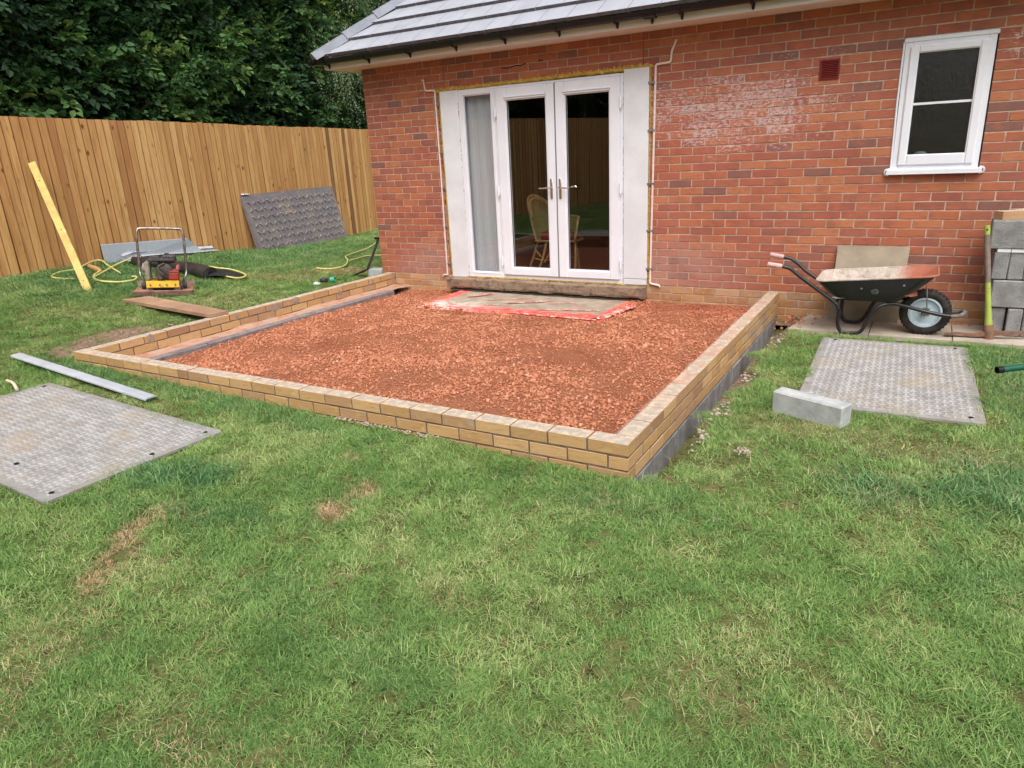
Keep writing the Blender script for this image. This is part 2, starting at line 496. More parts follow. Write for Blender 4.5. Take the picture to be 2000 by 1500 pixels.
# ------------------------------------------------------------------ instanced scatter (grass, stones, leaves)
def scatter(name, pts, rot, scl, idx, variants, attrs=None, parent=None):
    me = bpy.data.meshes.new(name)
    n = len(pts)
    me.vertices.add(n)
    me.vertices.foreach_set('co', np.asarray(pts, dtype=np.float32).ravel())
    def att(nm, ty, dat, key='value'):
        a = me.attributes.new(nm, ty, 'POINT'); a.data.foreach_set(key, np.ascontiguousarray(dat).ravel())
    att('s_rot', 'FLOAT_VECTOR', np.asarray(rot, dtype=np.float32), 'vector')
    sc3 = np.asarray(scl, dtype=np.float32)
    if sc3.ndim == 1: sc3 = np.repeat(sc3[:, None], 3, 1)
    att('s_scl', 'FLOAT_VECTOR', sc3, 'vector')
    att('s_idx', 'INT', np.asarray(idx, dtype=np.int32))
    for k, v in (attrs or {}).items(): att(k, 'FLOAT', np.asarray(v, dtype=np.float32))
    o = bpy.data.objects.new(name, me); COL.objects.link(o); adopt(o, parent)
    ng = bpy.data.node_groups.new(name + '_scatter', 'GeometryNodeTree')
    ng.interface.new_socket('Geometry', in_out='INPUT', socket_type='NodeSocketGeometry')
    ng.interface.new_socket('Geometry', in_out='OUTPUT', socket_type='NodeSocketGeometry')
    N = ng.nodes; L = ng.links.new
    gi = N.new('NodeGroupInput'); go = N.new('NodeGroupOutput')
    iop = N.new('GeometryNodeInstanceOnPoints')
    L(gi.outputs[0], iop.inputs['Points'])
    gti = N.new('GeometryNodeGeometryToInstance')
    for vo in reversed(variants):
        oi = N.new('GeometryNodeObjectInfo'); oi.inputs['Object'].default_value = vo
        L(oi.outputs['Geometry'], gti.inputs[0])
    L(gti.outputs[0], iop.inputs['Instance'])
    iop.inputs['Pick Instance'].default_value = True
    def na(nm, ty):
        a = N.new('GeometryNodeInputNamedAttribute'); a.data_type = ty; a.inputs['Name'].default_value = nm; return a.outputs[0]
    L(na('s_idx', 'INT'), iop.inputs['Instance Index'])
    e2r = N.new('FunctionNodeEulerToRotation'); L(na('s_rot', 'FLOAT_VECTOR'), e2r.inputs[0]); L(e2r.outputs[0], iop.inputs['Rotation'])
    L(na('s_scl', 'FLOAT_VECTOR'), iop.inputs['Scale'])
    L(iop.outputs[0], go.inputs[0])
    md = o.modifiers.new('scatter', 'NODES'); md.node_group = ng
    return o

def proto(name, mb, mats, smooth=False):
    return bpy.data.objects.new(name, mb.mesh(name, mats, smooth))      # never linked: only instanced

def inst_attr(m, name):
    a = m.N.new('ShaderNodeAttribute'); a.attribute_type = 'INSTANCER'; a.attribute_name = name
    return a.outputs['Fac']

def grass_mat():
    m = Mat('grass_blade', .6, .3)
    oi = m.N.new('ShaderNodeObjectInfo')
    r = m.geo('Random Per Island')
    tone = inst_attr(m, 'tone'); dry = inst_attr(m, 'dry')
    lush = inst_attr(m, 'lush')
    a = m.math('ADD', m.math('MULTIPLY', r, .5), m.math('MULTIPLY', tone, .5))
    c = m.ramp(a, [(0.05, srgb(74, 114, 60)), (.3, srgb(106, 145, 76)), (.5, srgb(132, 166, 90)), (.68, srgb(160, 183, 110)), (.9, srgb(212, 210, 160))])
    c = m.mix(m.math('MULTIPLY', lush, .8), c, m.ramp(r, [(.1, srgb(58, 106, 68)), (.9, srgb(124, 166, 108))]))
    dc = m.ramp(r, [(.1, srgb(178, 148, 110)), (.6, srgb(206, 180, 140)), (.95, srgb(228, 206, 168))])
    f = m.step(m.math('ADD', dry, m.math('MULTIPLY', m.math('SUBTRACT', m.math('FRACT', m.math('MULTIPLY', r, 17.3)), .5), .75)), .40, .60)
    c = m.mix(f, c, dc)
    nt = m.nt; N = m.N
    m.color(c)
    tl = N.new('ShaderNodeBsdfTranslucent'); m.L(c, tl.inputs[0])
    mx = N.new('ShaderNodeMixShader'); mx.inputs[0].default_value = .3
    m.L(m.b.outputs[0], mx.inputs[1]); m.L(tl.outputs[0], mx.inputs[2]); m.L(mx.outputs[0], m.out.inputs[0])
    return m.m

def mk_tufts(mat):
    out = []
    for v in range(8):
        mb = MB()
        lean = random.uniform(0, 6.28)
        for b in range(54):
            a0 = random.uniform(0, 6.28); rr = random.uniform(0, .058) ; x, y = rr * math.cos(a0), rr * math.sin(a0)
            a = random.gauss(lean, 1.0) if random.random() < .6 else random.uniform(0, 6.28)
            L = random.uniform(.018, .046); w = random.uniform(.0007, .0014)
            bend = random.uniform(.5, 1.5)
            px, py, pz = x, y, -.006
            dx, dy = math.cos(a), math.sin(a); sx, sy = -dy, dx
            pts = []
            th = random.uniform(.1, .8)
            for k in range(4):
                ww = w * (1, .95, .7, 0)[k]
                pts.append(((px - sx * ww, py - sy * ww, pz), (px + sx * ww, py + sy * ww, pz)))
                th2 = th + bend * (k + 1) / 3
                px += dx * math.sin(th2) * L / 3; py += dy * math.sin(th2) * L / 3; pz += math.cos(th2) * L / 3
            q = [pts[0][0], pts[0][1], pts[1][1], pts[1][0], pts[2][1], pts[2][0], (pts[3][0])]
            mb.add(q, [(0, 1, 2, 3), (3, 2, 4, 5), (5, 4, 6)])
        me = bpy.data.meshes.new('tuft'); me.from_pydata(mb.v, [], mb.f); me.materials.append(mat)
        me.polygons.foreach_set('use_smooth', [True] * len(me.polygons))
        out.append(bpy.data.objects.new('tuft', me))
    return out

def in_quad(px, py, q, pad=0):
    c = np.mean(q, axis=0); q = [c + (np.array(p) - c) * (1 + pad) for p in q]
    s = None; ok = np.ones(len(px), bool)
    for i in range(len(q)):
        a, b = q[i], q[(i + 1) % len(q)]
        cr = (b[0] - a[0]) * (py - a[1]) - (b[1] - a[1]) * (px - a[0])
        ok &= cr * 1 > 0
    ok2 = np.ones(len(px), bool)
    for i in range(len(q)):
        a, b = q[i], q[(i + 1) % len(q)]
        ok2 &= ((b[0] - a[0]) * (py - a[1]) - (b[1] - a[1]) * (px - a[0])) < 0
    return ok | ok2

MAT_L = [(.481, -4.422), (2.487, -4.483), (2.486, -5.50), (.46, -5.47)]
MAT_R = [(5.385, -.874), (6.392, -.814), (6.449, -2.572), (5.425, -2.56)]

def vnoise(x, y, s, z=0.0):
    return np.array([noise.noise((a * s, b * s, z)) for a, b in zip(x, y)])

def mk_grass():
    gm = grass_mat()
    tufts = mk_tufts(gm)
    P = []
    def region(x0, x1, y0, y1, dens):
        n = int((x1 - x0) * (y1 - y0) * dens)
        P.append(np.column_stack([RNG.uniform(x0, x1, n), RNG.uniform(y0, y1, n)]))
    region(2.2, 8.2, -6.9, -4.0, 820)
    region(-2.5, 2.2, -6.9, -4.0, 430)
    region(-4.3, .0, -4.0, 1.0, 360)
    region(-5.6, 0, 1.0, 7.5, 230)
    region(4.9, 8.6, -4.0, -.5, 520)
    region(-2.5, 10.5, -12.9, -6.9, 70)
    P = np.concatenate(P)
    x, y = P[:, 0], P[:, 1]
    ok = x > (-3.3 - .184 * (y + 2.2)) + .03
    ok &= ~((x > X0 - .0) & (x < XC + .17 + .05 * np.sin(y * 5) + .03 * np.sin(y * 13)) & (y > -DW - .0))
    ok &= ~((x > XC) & (y > -.66 + .03 * np.sin(x * 9)) & (x > 5.03)) & ~((x > XC) & (y > -.6))
    ok &= ~in_quad(x, y, MAT_L, -.01) & ~in_quad(x, y, MAT_R, -.01)
    ok &= ~((x > 5.32) & (x < 5.72) & (np.abs(y + 2.72 + .42 * (x - 5.5)) < .09))
    soil = (((x + .25) / .30) ** 2 + ((y + 3.45) / .72) ** 2) < .75
    ok &= ~(soil & (RNG.random(len(x)) < .88))
    P = P[ok]; x, y = P[:, 0], P[:, 1]; n = len(P)
    z = np.array([ground(max(a, -6.5), b) for a, b in P]) + .004
    z += np.array([noise.noise((a * 1.3, b * 1.3, 0)) * .012 for a, b in P])
    right = (x >= XC) & (y > -.75); z[right] = np.minimum(z[right], -.213)
    nA = vnoise(x, y, .9); nB = vnoise(x, y, 3.1, 4); nC = vnoise(x, y, 7.5, 9)
    tone = np.clip(.47 + .32 * nA + .38 * nB + .25 * nC + RNG.normal(0, .08, n), 0, 1)
    dry = np.full(n, .10) + .25 * np.clip(nB, 0, 1); lush = np.zeros(n)
    def blob(cx, cy, rx, ry, ang=0, amp=1.0, tgt='dry'):
        ca, sa = math.cos(ang), math.sin(ang)
        dx, dy = x - cx, y - cy
        d = np.sqrt(((dx * ca + dy * sa) / rx) ** 2 + ((-dx * sa + dy * ca) / ry) ** 2) + .75 * nC + .35 * nB
        v = np.clip(1.6 - d, 0, 1) * amp
        if tgt == 'dry': np.maximum(dry, v, out=dry)
        else: np.maximum(lush, v, out=lush)
    # straw-coloured worn patches
    blob(3.22, -5.60, .20, .075, rad(123), 1.15); blob(3.07, -5.38, .15, .06, rad(110), 1.1); blob(3.3, -5.74, .08, .05, 0, .8)
    blob(3.52, -5.98, .25, .09, rad(110), .5); blob(3.6, -6.2, .3, .10, rad(140), .45)
    blob(3.77, -4.90, .10, .07, 0, 1.1); blob(3.79, -4.68, .07, .08, .4, 1.0); blob(3.45, -4.41, .06, .03, 0, .7)
    blob(4.6, -5.2, .12, .08, 0, .45); blob(5.6, -5.2, .2, .12, 0, .4)
    blob(-.75, .12, .55, .22, .6, .8); blob(-1.15, -.70, .55, .25, .5, .62); blob(-.9, -.35, .4, .2, .5, .5)
    blob(-1.9, -1.0, .3, .15, .4, .35); blob(-.6, -2.0, .5, .35, .3, .42); blob(-1.3, -3.2, .6, .25, .3, .42)
    blob(1.35, -4.42, .5, .12, -.08, .4); blob(5.5, -2.95, .35, .14, 0, .55); blob(6.1, -3.0, .45, .2, 0, .5)
    blob(5.15, -1.1, .12, .35, 0, .3); blob(4.3, -6.1, .25, .1, 0, .5)
    # darker, lusher clumps
    blob(5.93, -3.62, .22, .16, 0, 1, 'l'); blob(6.55, -3.35, .35, .35, 0, .95, 'l'); blob(2.75, -4.98, .3, .12, .4, 1, 'l')
    blob(4.0, -5.5, .25, .12, 0, .25, 'l'); blob(6.7, -1.6, .25, .8, 0, .75, 'l'); blob(4.95, -4.25, .35, .12, 0, .4, 'l')
    blob(-2.6, -2.0, 1.1, 1.1, 0, .75, 'l'); blob(-2.9, .8, 1.2, 2.2, .2, .7, 'l'); blob(2.1, -4.12, .9, .10, -.05, .55, 'l')
    blob(.4, -4.15, .6, .10, -.05, .7, 'l'); blob(4.6, -5.6, .3, .12, 0, .25, 'l'); blob(3.2, -5.2, .4, .1, .3, .55, 'l'); blob(6.9, -4.2, .5, .3, 0, .6, 'l')
    dist = np.hypot(x - CAM.x, y - CAM.y)
    s = RNG.uniform(.7, 1.25, n) * (1 + .5 * lush) * np.clip(.95 + .05 * dist, 1, 1.5) * (1 - .35 * dry)
    s = s * np.clip(1 + .5 * nC, .7, 1.4)
    s[(y > -.9) & (x > 4.9)] *= .75
    rot = np.column_stack([RNG.normal(0, .14, n), RNG.normal(0, .14, n), RNG.uniform(0, 6.283, n)])
    sc3 = np.column_stack([s, s, s * RNG.uniform(.65, 1.15, n)])
    o = scatter('grass', np.column_stack([x, y, z]), rot, sc3, RNG.integers(0, 8, n), tufts, {'tone': tone, 'dry': dry, 'lush': lush})
    tag(o, 'short mown lawn grass with straw coloured dry patches', 'grass', kind='stuff')
    # long stray stalks lying over the lawn
    mb = MB()
    for i in range(150):
        a = random.uniform(0, 6.28); cx = random.uniform(2.3, 7.6); cy = random.uniform(-6.4, -4.05)
        if random.random() < .3: cx = random.uniform(4.99, 7.4); cy = random.uniform(-4, -2.7)
        L = random.uniform(.04, .12); k = random.uniform(-.5, .5); pts = []
        for j in range(5):
            t = j / 4 - .5
            px = cx + math.cos(a + k * t) * L * t; py = cy + math.sin(a + k * t) * L * t
            pts.append((px, py, ground(px, py) + .030 + .016 * random.random() - .02 * abs(t)))
        mb.tube(pts, .0007, 3, cap=False)
    o = mb.build('dry_stalks', plain('straw', srgb(178, 166, 116), .7, .2), kind='stuff')
    tag(o, 'loose pale dry grass stalks lying on the lawn', 'straw')
mk_grass()

# ------------------------------------------------------------------ the house
house = empty('brick_house', (3.0, .05, -.2), 'single storey red brick house with white french doors and grey tiled roof', 'house')
DO = (1.06, 3.575, 2.10)                 # door opening: x0, x1, top
WO = (5.69, 6.33, 1.05, 2.10)            # window opening
XR = 9.4                                 # the wall goes on to the right beyond the frame

brick_meshes = []
def brick_variant(mat, L=.215, W=.1025, H=.065, jit=.0012, b=.0022):
    mb = MB(); mb.bbox((-L / 2, -W / 2, -H / 2), (L / 2, W / 2, H / 2), b, jit=jit)
    return mb.mesh('brick', mat)
RV = [brick_variant(M_red) for _ in range(8)]
BV = [brick_variant(M_buff) for _ in range(4)]

def row_bricks(k):
    z0 = k * .075; out = []
    segs = [(0.0, XR)]
    cuts = []
    if -.03 < z0 + .01 < DO[2] - .01: cuts.append((DO[0], DO[1]))
    if WO[2] - .01 < z0 + .005 < WO[3] - .01: cuts.append((WO[0], WO[1]))
    if k >= 28: cuts += [(1.173, 1.177), (3.495, 3.499)]
    for (a, b) in cuts:
        n = []
        for (s, e) in segs:
            if a >= e or b <= s: n.append((s, e)); continue
            if a > s: n.append((s, a))
            if b < e: n.append((b, e))
        segs = n
    for (s, e) in segs:
        ph = .1075 if k % 2 == 0 else .22
        if s > 3.4: ph = 3.8845 if k % 2 == 0 else 3.772
        j0 = ph + math.ceil((s + .03 - ph) / .225) * .225
        J = [s - .005]
        t = j0
        while t < e - .03: J.append(t); t += .225
        J.append(e + .005)
        out += [(J[i] + .005, J[i + 1] - .005) for i in range(len(J) - 1)]
    return out

wall = MB()
xb = [0, DO[0], DO[1], WO[0], WO[1], XR]; zb = [-.33, -.03, 1.05, 2.10, 2.46]
for i in range(5):
    for j in range(4):
        if i == 1 and j in (1, 2): continue
        if i == 3 and j == 2: continue
        wall.box((xb[i] + (.004 if i == 0 else 0), .0045, zb[j]), (xb[i + 1], .10, zb[j + 1]))
wall_o = as_parent(wall.build('brick_wall', M_mortar, house))
items = []
for k in range(-4, 32):
    for (a, b) in row_bricks(k):
        zc = k * .075 + .0375; xc = (a + b) / 2
        d = (Vector((xc, 0, zc)) - CAM); dist = d.length
        loc = cam.matrix_world.inverted() @ Vector((xc, 0, zc))
        u, v = loc.x / -loc.z, loc.y / -loc.z
        infr = abs(u) < .745 and abs(v) < .56 and zc > -.2
        area = (b - a) * (-d.normalized().y) / dist ** 2 if infr else 0
        items.append((area, k, a, b))
items.sort(key=lambda t: -t[0])
rest = MB(); restb = MB()
for n, (area, k, a, b) in enumerate(items):
    zc = k * .075 + .0375; xc = (a + b) / 2; buff = k < 0
    yo = random.gauss(0, .0008); zo = random.gauss(0, .0007); tilt = random.gauss(0, .0022)
    if n < 300 and area > 0:
        place(random.choice(BV if buff else RV), 'brick', wall_o, TRS((xc, .05125 + yo, zc + zo), (0, tilt, 0), ((b - a) / .215, 1, 1)))
    else:
        (restb if buff else rest).bbox((a, .0 + yo, zc - .0325 + zo), (b, .09, zc + .0325 + zo), .0022, jit=.0010)
rest.build('brickwork', M_red, wall_o, kind='stuff')
restb.build('plinth_brickwork', M_buff, wall_o, kind='stuff')
side = MB()                                 # left gable side and back: plain brickwork shell out of the camera's sight
for k in range(-4, 32):
    y = .1 + (0 if k % 2 else .1125)
    while y < 4.4:
        side.bbox((0.0, y + .005, k * .075 + .005), (.09, min(y + .22, 4.5), k * .075 + .07), .0022); y += .225
side.build('side_brickwork', M_red, wall_o, kind='stuff')
sm = MB(); sm.box((.004, .1, -.33), (.09, 4.5, 2.46)); sm.box((.004, 4.5, -.33), (XR, 4.6, 2.46)); sm.build('side_mortar', M_mortar, wall_o)
for jx in (1.173, 3.495): MB().box((jx, .0032, 2.1), (jx + .004, .02, 2.4)).build('movement_joint', M_dark, wall_o)

# hairline crack and chipped mortar under the eaves
cr = MB()
for pts in ([(1.93, 2.235), (1.99, 2.226), (2.05, 2.232), (2.10, 2.243), (2.16, 2.238), (2.22, 2.252)], [(2.36, 2.258), (2.42, 2.262)]):
    cr.tube([(a, -.0005, b) for a, b in pts], .0045, 5)
cr.build('crack', M_dark, wall_o)

# inner leaf, room, floor
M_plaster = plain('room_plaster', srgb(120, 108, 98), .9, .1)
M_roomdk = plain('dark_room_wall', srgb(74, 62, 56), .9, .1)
M_floor = mottled('red_brown_floor', srgb(112, 52, 38), srgb(88, 40, 32), 4, .4, .4, bump=0)
rm = MB()
for i in range(5):
    for j in range(4):
        if i == 1 and j in (1, 2): continue
        if i == 3 and j == 2: continue
        rm.box((xb[i] + (.1 if i == 0 else 0), .10, zb[j]), (xb[i + 1], .30, zb[j + 1]))
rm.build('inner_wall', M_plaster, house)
rw = MB()
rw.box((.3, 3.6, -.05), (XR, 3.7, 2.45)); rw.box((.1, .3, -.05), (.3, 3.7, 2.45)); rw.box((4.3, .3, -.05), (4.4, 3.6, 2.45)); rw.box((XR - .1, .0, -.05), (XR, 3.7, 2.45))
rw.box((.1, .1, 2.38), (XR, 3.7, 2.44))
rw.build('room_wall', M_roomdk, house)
MB().box((.3, .10, -.08), (XR, 3.6, -.02)).build('room_floor', M_floor, house)
# pale curtain just behind the side light, its edge showing in the left door
cu = MB(); P = []
for i in range(41):
    t = i / 40; x = 1.34 + t * .585; y = .095 + .006 * math.sin(t * 30) + .004 * math.sin(t * 90)
    P.append([(x - .03 * (1 - zz / 2) * (1 if t > .9 else 0), y, zz) for zz in (0.0, .6, 1.2, 1.8, 2.08)])
cu.grid(P)
mc = Mat('pale_curtain', .9, .1); mc.color(srgb(232, 236, 238))
tl = mc.N.new('ShaderNodeBsdfTranslucent'); tl.inputs[0].default_value = srgb(214, 218, 220)
mx = mc.N.new('ShaderNodeMixShader'); mx.inputs[0].default_value = .3; mc.L(mc.b.outputs[0], mx.inputs[1]); mc.L(tl.outputs[0], mx.inputs[2]); mc.L(mx.outputs[0], mc.out.inputs[0])
cu = cu.build('curtain', mc.m, None, smooth='all')
tag(cu, 'plain pale curtain hanging behind the narrow side light of the doors', 'curtain')

# door set -----------------------------------------------------------------
def bars(mb, x0, x1, z0, z1, wl, wr, wb, wt, y0, y1, b=.004):
    """rectangular frame of four butted bars"""
    mb.bbox((x0, y0, z0), (x0 + wl, y1, z1), b); mb.bbox((x1 - wr, y0, z0), (x1, y1, z1), b)
    mb.bbox((x0 + wl, y0 + .0004, z0), (x1 - wr, y1, z0 + wb), b); mb.bbox((x0 + wl, y0 + .0004, z1 - wt), (x1 - wr, y1, z1), b)

df = MB()
df.bbox((1.347, .0, .0), (1.385, .075, 2.062), .004); df.bbox((3.262, .0, .0), (3.298, .075, 2.062), .004)
df.bbox((1.385, .0004, .0), (3.262, .075, .040), .004); df.bbox((1.385, .0004, 2.040), (3.262, .075, 2.064), .004)
df.bbox((1.795, .0002, .040), (1.850, .075, 2.040), .004)
df = as_parent(df.build('door_frame', M_upvc, house))
sl = MB(); bars(sl, 1.383, 1.797, .038, 2.042, .022, .030, .018, .040, -.004, .05, .005)
bars(sl, 1.405, 1.767, .056, 2.002, .008, .008, .008, .008, .006, .04, .003)
sl = as_parent(sl.build('side_light', M_upvc, house))
def pane(x0, x1, z0, z1, y, mat, parent, name='pane'):
    a = MB(); a.box((x0, y, z0), (x1, y + .004, z1)); return a.build(name, mat, parent)
pane(1.410, 1.762, .060, 1.998, .022, M_glass, sl)
M_bead = plain('black_gasket', srgb(30, 30, 32), .6, .2)
def gasket(x0, x1, z0, z1, y, parent):
    g = MB(); w = .004
    g.box((x0, y, z0), (x0 + w, y + .006, z1)); g.box((x1 - w, y, z0), (x1, y + .006, z1)); g.box((x0 + w, y, z0), (x1 - w, y + .006, z0 + w)); g.box((x0 + w, y, z1 - w), (x1 - w, y + .006, z1))
    return g.build('gasket', M_bead, parent)
gasket(1.408, 1.764, .058, 2.0, .016, sl)

def door_leaf(x0, x1, gx0, gx1, side):
    d = MB()
    z0, z1, gz0, gz1 = .042, 2.038, .135, 1.908
    yf = -.022
    d.bbox((x0, yf, z0), (gx0 - .012, .048, z1), .006); d.bbox((gx1 + .012, yf, z0), (x1, .048, z1), .006)
    d.bbox((gx0 - .012, yf + .0004, z0), (gx1 + .012, .048, gz0 - .012), .006); d.bbox((gx0 - .012, yf + .0004, gz1 + .012), (gx1 + .012, .048, z1), .006)
    bars(d, gx0 - .013, gx1 + .013, gz0 - .013, gz1 + .013, .013, .013, .013, .013, yf + .008, .04, .004)
    d = as_parent(d.build('door_leaf', M_upvc, house))
    pane(gx0, gx1, gz0, gz1, .008, M_glass, d)
    gasket(gx0, gx1, gz0, gz1, .002, d)
    w = MB(); w.bbox((gx0 - .03, yf - .012, gz1 + .030), (gx1 + .02, yf + .001, gz1 + .044), .003); w.bbox((gx0 - .02, yf - .006, gz1 + .012), (gx1 + .01, yf + .001, gz1 + .022), .002)
    w.build('drip_bar', M_upvc, d)
    hx = x1 - .055 if side < 0 else x0 + .042
    h = MB()
    h.bbox((hx - .014, yf - .010, .885), (hx + .014, yf + .001, 1.095), .005)
    h.tube([(hx, yf - .005, 1.005), (hx, yf - .045, 1.005)], .009, 10)
    h.tube(spline([(hx, yf - .045, 1.005), (hx + side * .03, yf - .050, 1.004), (hx + side * .09, yf - .052, 1.0), (hx + side * .130, yf - .050, 1.002)], 4), [.0095] * 8 + [.008] * 5, 10)
    h.tube([(hx, yf - .008, .925), (hx, yf - .016, .925)], .006, 10)
    h.build('handle', M_steel, d, smooth=True)
    xh = x0 - .012 if side < 0 else x1 + .012
    for zz in (.20, .98, 1.80):
        q = MB(); q.bbox((xh - .013, yf - .012, zz - .045), (xh + .013, yf + .004, zz + .045), .004)
        q.tube([(xh, yf - .014, zz - .06), (xh, yf - .014, zz + .06)], .007, 8); q.build('hinge', M_upvc, d)
    return d
door_leaf(1.842, 2.545, 1.968, 2.435, -1)
dl = door_leaf(2.553, 3.262, 2.668, 3.146, 1)
ky = MB(); ky.tube([(2.74, -.06, 1.010), (2.79, -.064, 1.018), (2.80, -.064, 1.004)], .006, 6); ky.build('key', M_steel, dl)
ct = MB(); ct.bbox((2.5455, -.026, .045), (2.5525, .04, 2.035), .001); ct.build('meeting_strip', plain('shadow_grey', srgb(120, 122, 128), .6, .3), house)

# insulation boards either side, foam and sealant round the opening
pl_ = MB(); pl_.bbox((1.105, -.010, -.012), (1.346, .08, 2.066), .003); pl_.bbox((1.105, -.008, -.034), (1.340, .08, -.014), .003)
pl_.build('insulation_board', M_board, house)
pr = MB(); pr.bbox((3.303, -.014, .062), (3.560, .08, 2.092), .003); pr.bbox((3.303, -.012, -.002), (3.556, .08, .058), .004)
pr.tube([(3.37, -.014, 2.05), (3.37, -.018, 2.05)], .004, 6); pr.tube([(3.44, -.014, 2.045), (3.44, -.018, 2.045)], .004, 6)
pr.build('insulation_board', M_board, house)
fo = MB()
def blobm(mb, c, r, n=7):
    bm = bmesh.new(); bmesh.ops.create_icosphere(bm, subdivisions=1, radius=1)
    vs = [Vector(c) + Vector((v.co.x * r[0], v.co.y * r[1], v.co.z * r[2])) * random.uniform(.85, 1.15) for v in bm.verts]
    mb.add(vs, [[v.index for v in f.verts] for f in bm.faces]); bm.free()
x = 1.07
while x < 3.575:
    t = (x - 1.06) / 2.5; zc = 2.078 + .024 * t + random.gauss(0, .003)
    blobm(fo, (x, .012, zc), (random.uniform(.02, .05), random.uniform(.018, .03), random.uniform(.016, .026) + .004 * t))
    if random.random() < .5: blobm(fo, (x, .0, zc + .018), (.014, .012, .010))
    x += random.uniform(.012, .03)
z = 0.0
while z < 2.09:
    blobm(fo, (3.571, .004, z), (.010, .014, random.uniform(.02, .04))); blobm(fo, (1.088, .012, z), (random.uniform(.008, .015), .014, random.uniform(.02, .05)))
    if random.random() < .3: blobm(fo, (1.3445, -.004, z), (.004, .006, random.uniform(.01, .03)))
    if random.random() < .35: blobm(fo, (3.3005, -.006, z), (.004, .006, random.uniform(.01, .03)))
    z += random.uniform(.02, .05)
x = 1.34
while x < 3.5:
    blobm(fo, (x, -.004, -.004), (random.uniform(.02, .06), .012, .010)); x += .05
fo.box((1.06, .03, 2.05), (3.575, .09, 2.1)); fo.box((1.06, .03, -.03), (1.106, .09, 2.1)); fo.box((3.559, .03, -.03), (3.575, .09, 2.1))
fo.build('foam_seal', M_foam, house, smooth=True)
s1 = MB(); s1.tube(spline([(.872, -.004, 2.205), (.90, -.012, 2.20), (.905, -.010, 2.16), (.915, -.008, 2.105), (.93, -.010, 2.092), (1.02, -.010, 2.086), (1.046, -.012, 2.078), (1.044, -.008, 2.0), (1.043, -.008, 1.2), (1.035, -.008, .6), (1.028, -.008, .05), (1.02, -.010, .01), (.975, -.012, .002), (.955, -.010, -.02)], 4), .0095, 7)
s1 = as_parent(s1.build('sealant_bead', M_sealant, house, smooth=True))
s2 = MB(); s2.tube(spline([(3.815, -.003, 2.30), (3.79, -.005, 2.24), (3.775, -.008, 2.20), (3.77, -.012, 2.13), (3.75, -.012, 2.112), (3.66, -.012, 2.106), (3.628, -.013, 2.095), (3.622, -.009, 2.0), (3.612, -.009, 1.2), (3.603, -.009, .6), (3.597, -.009, .07), (3.60, -.012, .025), (3.64, -.014, .012), (3.69, -.014, .004), (3.70, -.008, -.015)], 4), .0105, 7)
s2 = as_parent(s2.build('sealant_bead', M_sealant, house, smooth=True))
for z in (1.93, 1.42, 1.02, .58, .14):
    c = MB(); c.bbox((1.035, -.014, z - .009), (1.094, -.004, z + .009), .002); c.build('wall_tie', M_galv, s1)
for z in (1.95, 1.52, 1.02, .56, .17):
    c = MB(); c.bbox((3.552, -.020, z - .010), (3.625, -.010, z + .010), .002); c.build('wall_tie', M_galv, s2)

# small window -----------------------------------------------------------------
wf = MB(); bars(wf, 5.702, 6.318, 1.078, 2.072, .052, .052, .052, .052, -.012, .06, .006)
wf.bbox((5.692, -.020, 2.062), (6.330, .04, 2.096), .006)
wf = as_parent(wf.build('window_frame', M_upvc, house))
sa = MB(); bars(sa, 5.742, 6.280, 1.120, 2.035, .062, .062, .086, .056, -.030, .04, .009)
bars(sa, 5.797, 6.224, 1.196, 1.988, .010, .010, .010, .010, -.022, .03, .004)
sa.build('sash', M_upvc, wf)
pane(5.800, 6.221, 1.200, 1.984, .0, M_frost, wf)
gb = MB(); gb.bbox((5.800, -.006, 1.588), (6.221, -.0005, 1.606), .002); gb.build('glazing_bar', M_upvc, wf)
si = MB(); si.bbox((5.668, -.052, 1.058), (6.348, .03, 1.090), .006); si.bbox((5.668, -.052, 1.048), (6.348, -.044, 1.062), .002)
si.build('sill', M_upvc, wf)
for q in ([(5.697, -.006, 1.09), (5.690, -.006, 1.6), (5.693, -.006, 2.07)], spline([(5.690, -.010, 1.045), (5.66, -.012, 1.05), (5.660, -.02, 1.085), (5.69, -.02, 1.094)], 4), spline([(6.33, -.010, 1.045), (6.36, -.012, 1.055), (6.36, -.02, 1.085), (6.33, -.02, 1.094)], 4)):
    sb = MB(); sb.tube(q, .008, 6); sb.build('sealant', M_upvc, wf, smooth=True)
# air vent -----------------------------------------------------------------
M_vent = mottled('terracotta_plastic', srgb(138, 48, 44), srgb(118, 40, 38), 20, .6, .3, bump=0)
av = MB(); bars(av, 5.072, 5.230, 1.842, 1.998, .016, .016, .012, .012, -.014, .0, .003); av.box((5.085, -.003, 1.85), (5.217, .001, 1.99), 1)
av = as_parent(av.build('air_vent', [M_vent, M_dark], house))
for i in range(10):
    s = MB(); zc = 1.862 + i * .0137; s.slab([(5.088, -.013, zc - .003), (5.214, -.013, zc - .003), (5.214, -.003, zc + .003), (5.088, -.003, zc + .003)], (0, 0, .0032)); s.build('slat', M_vent, av)

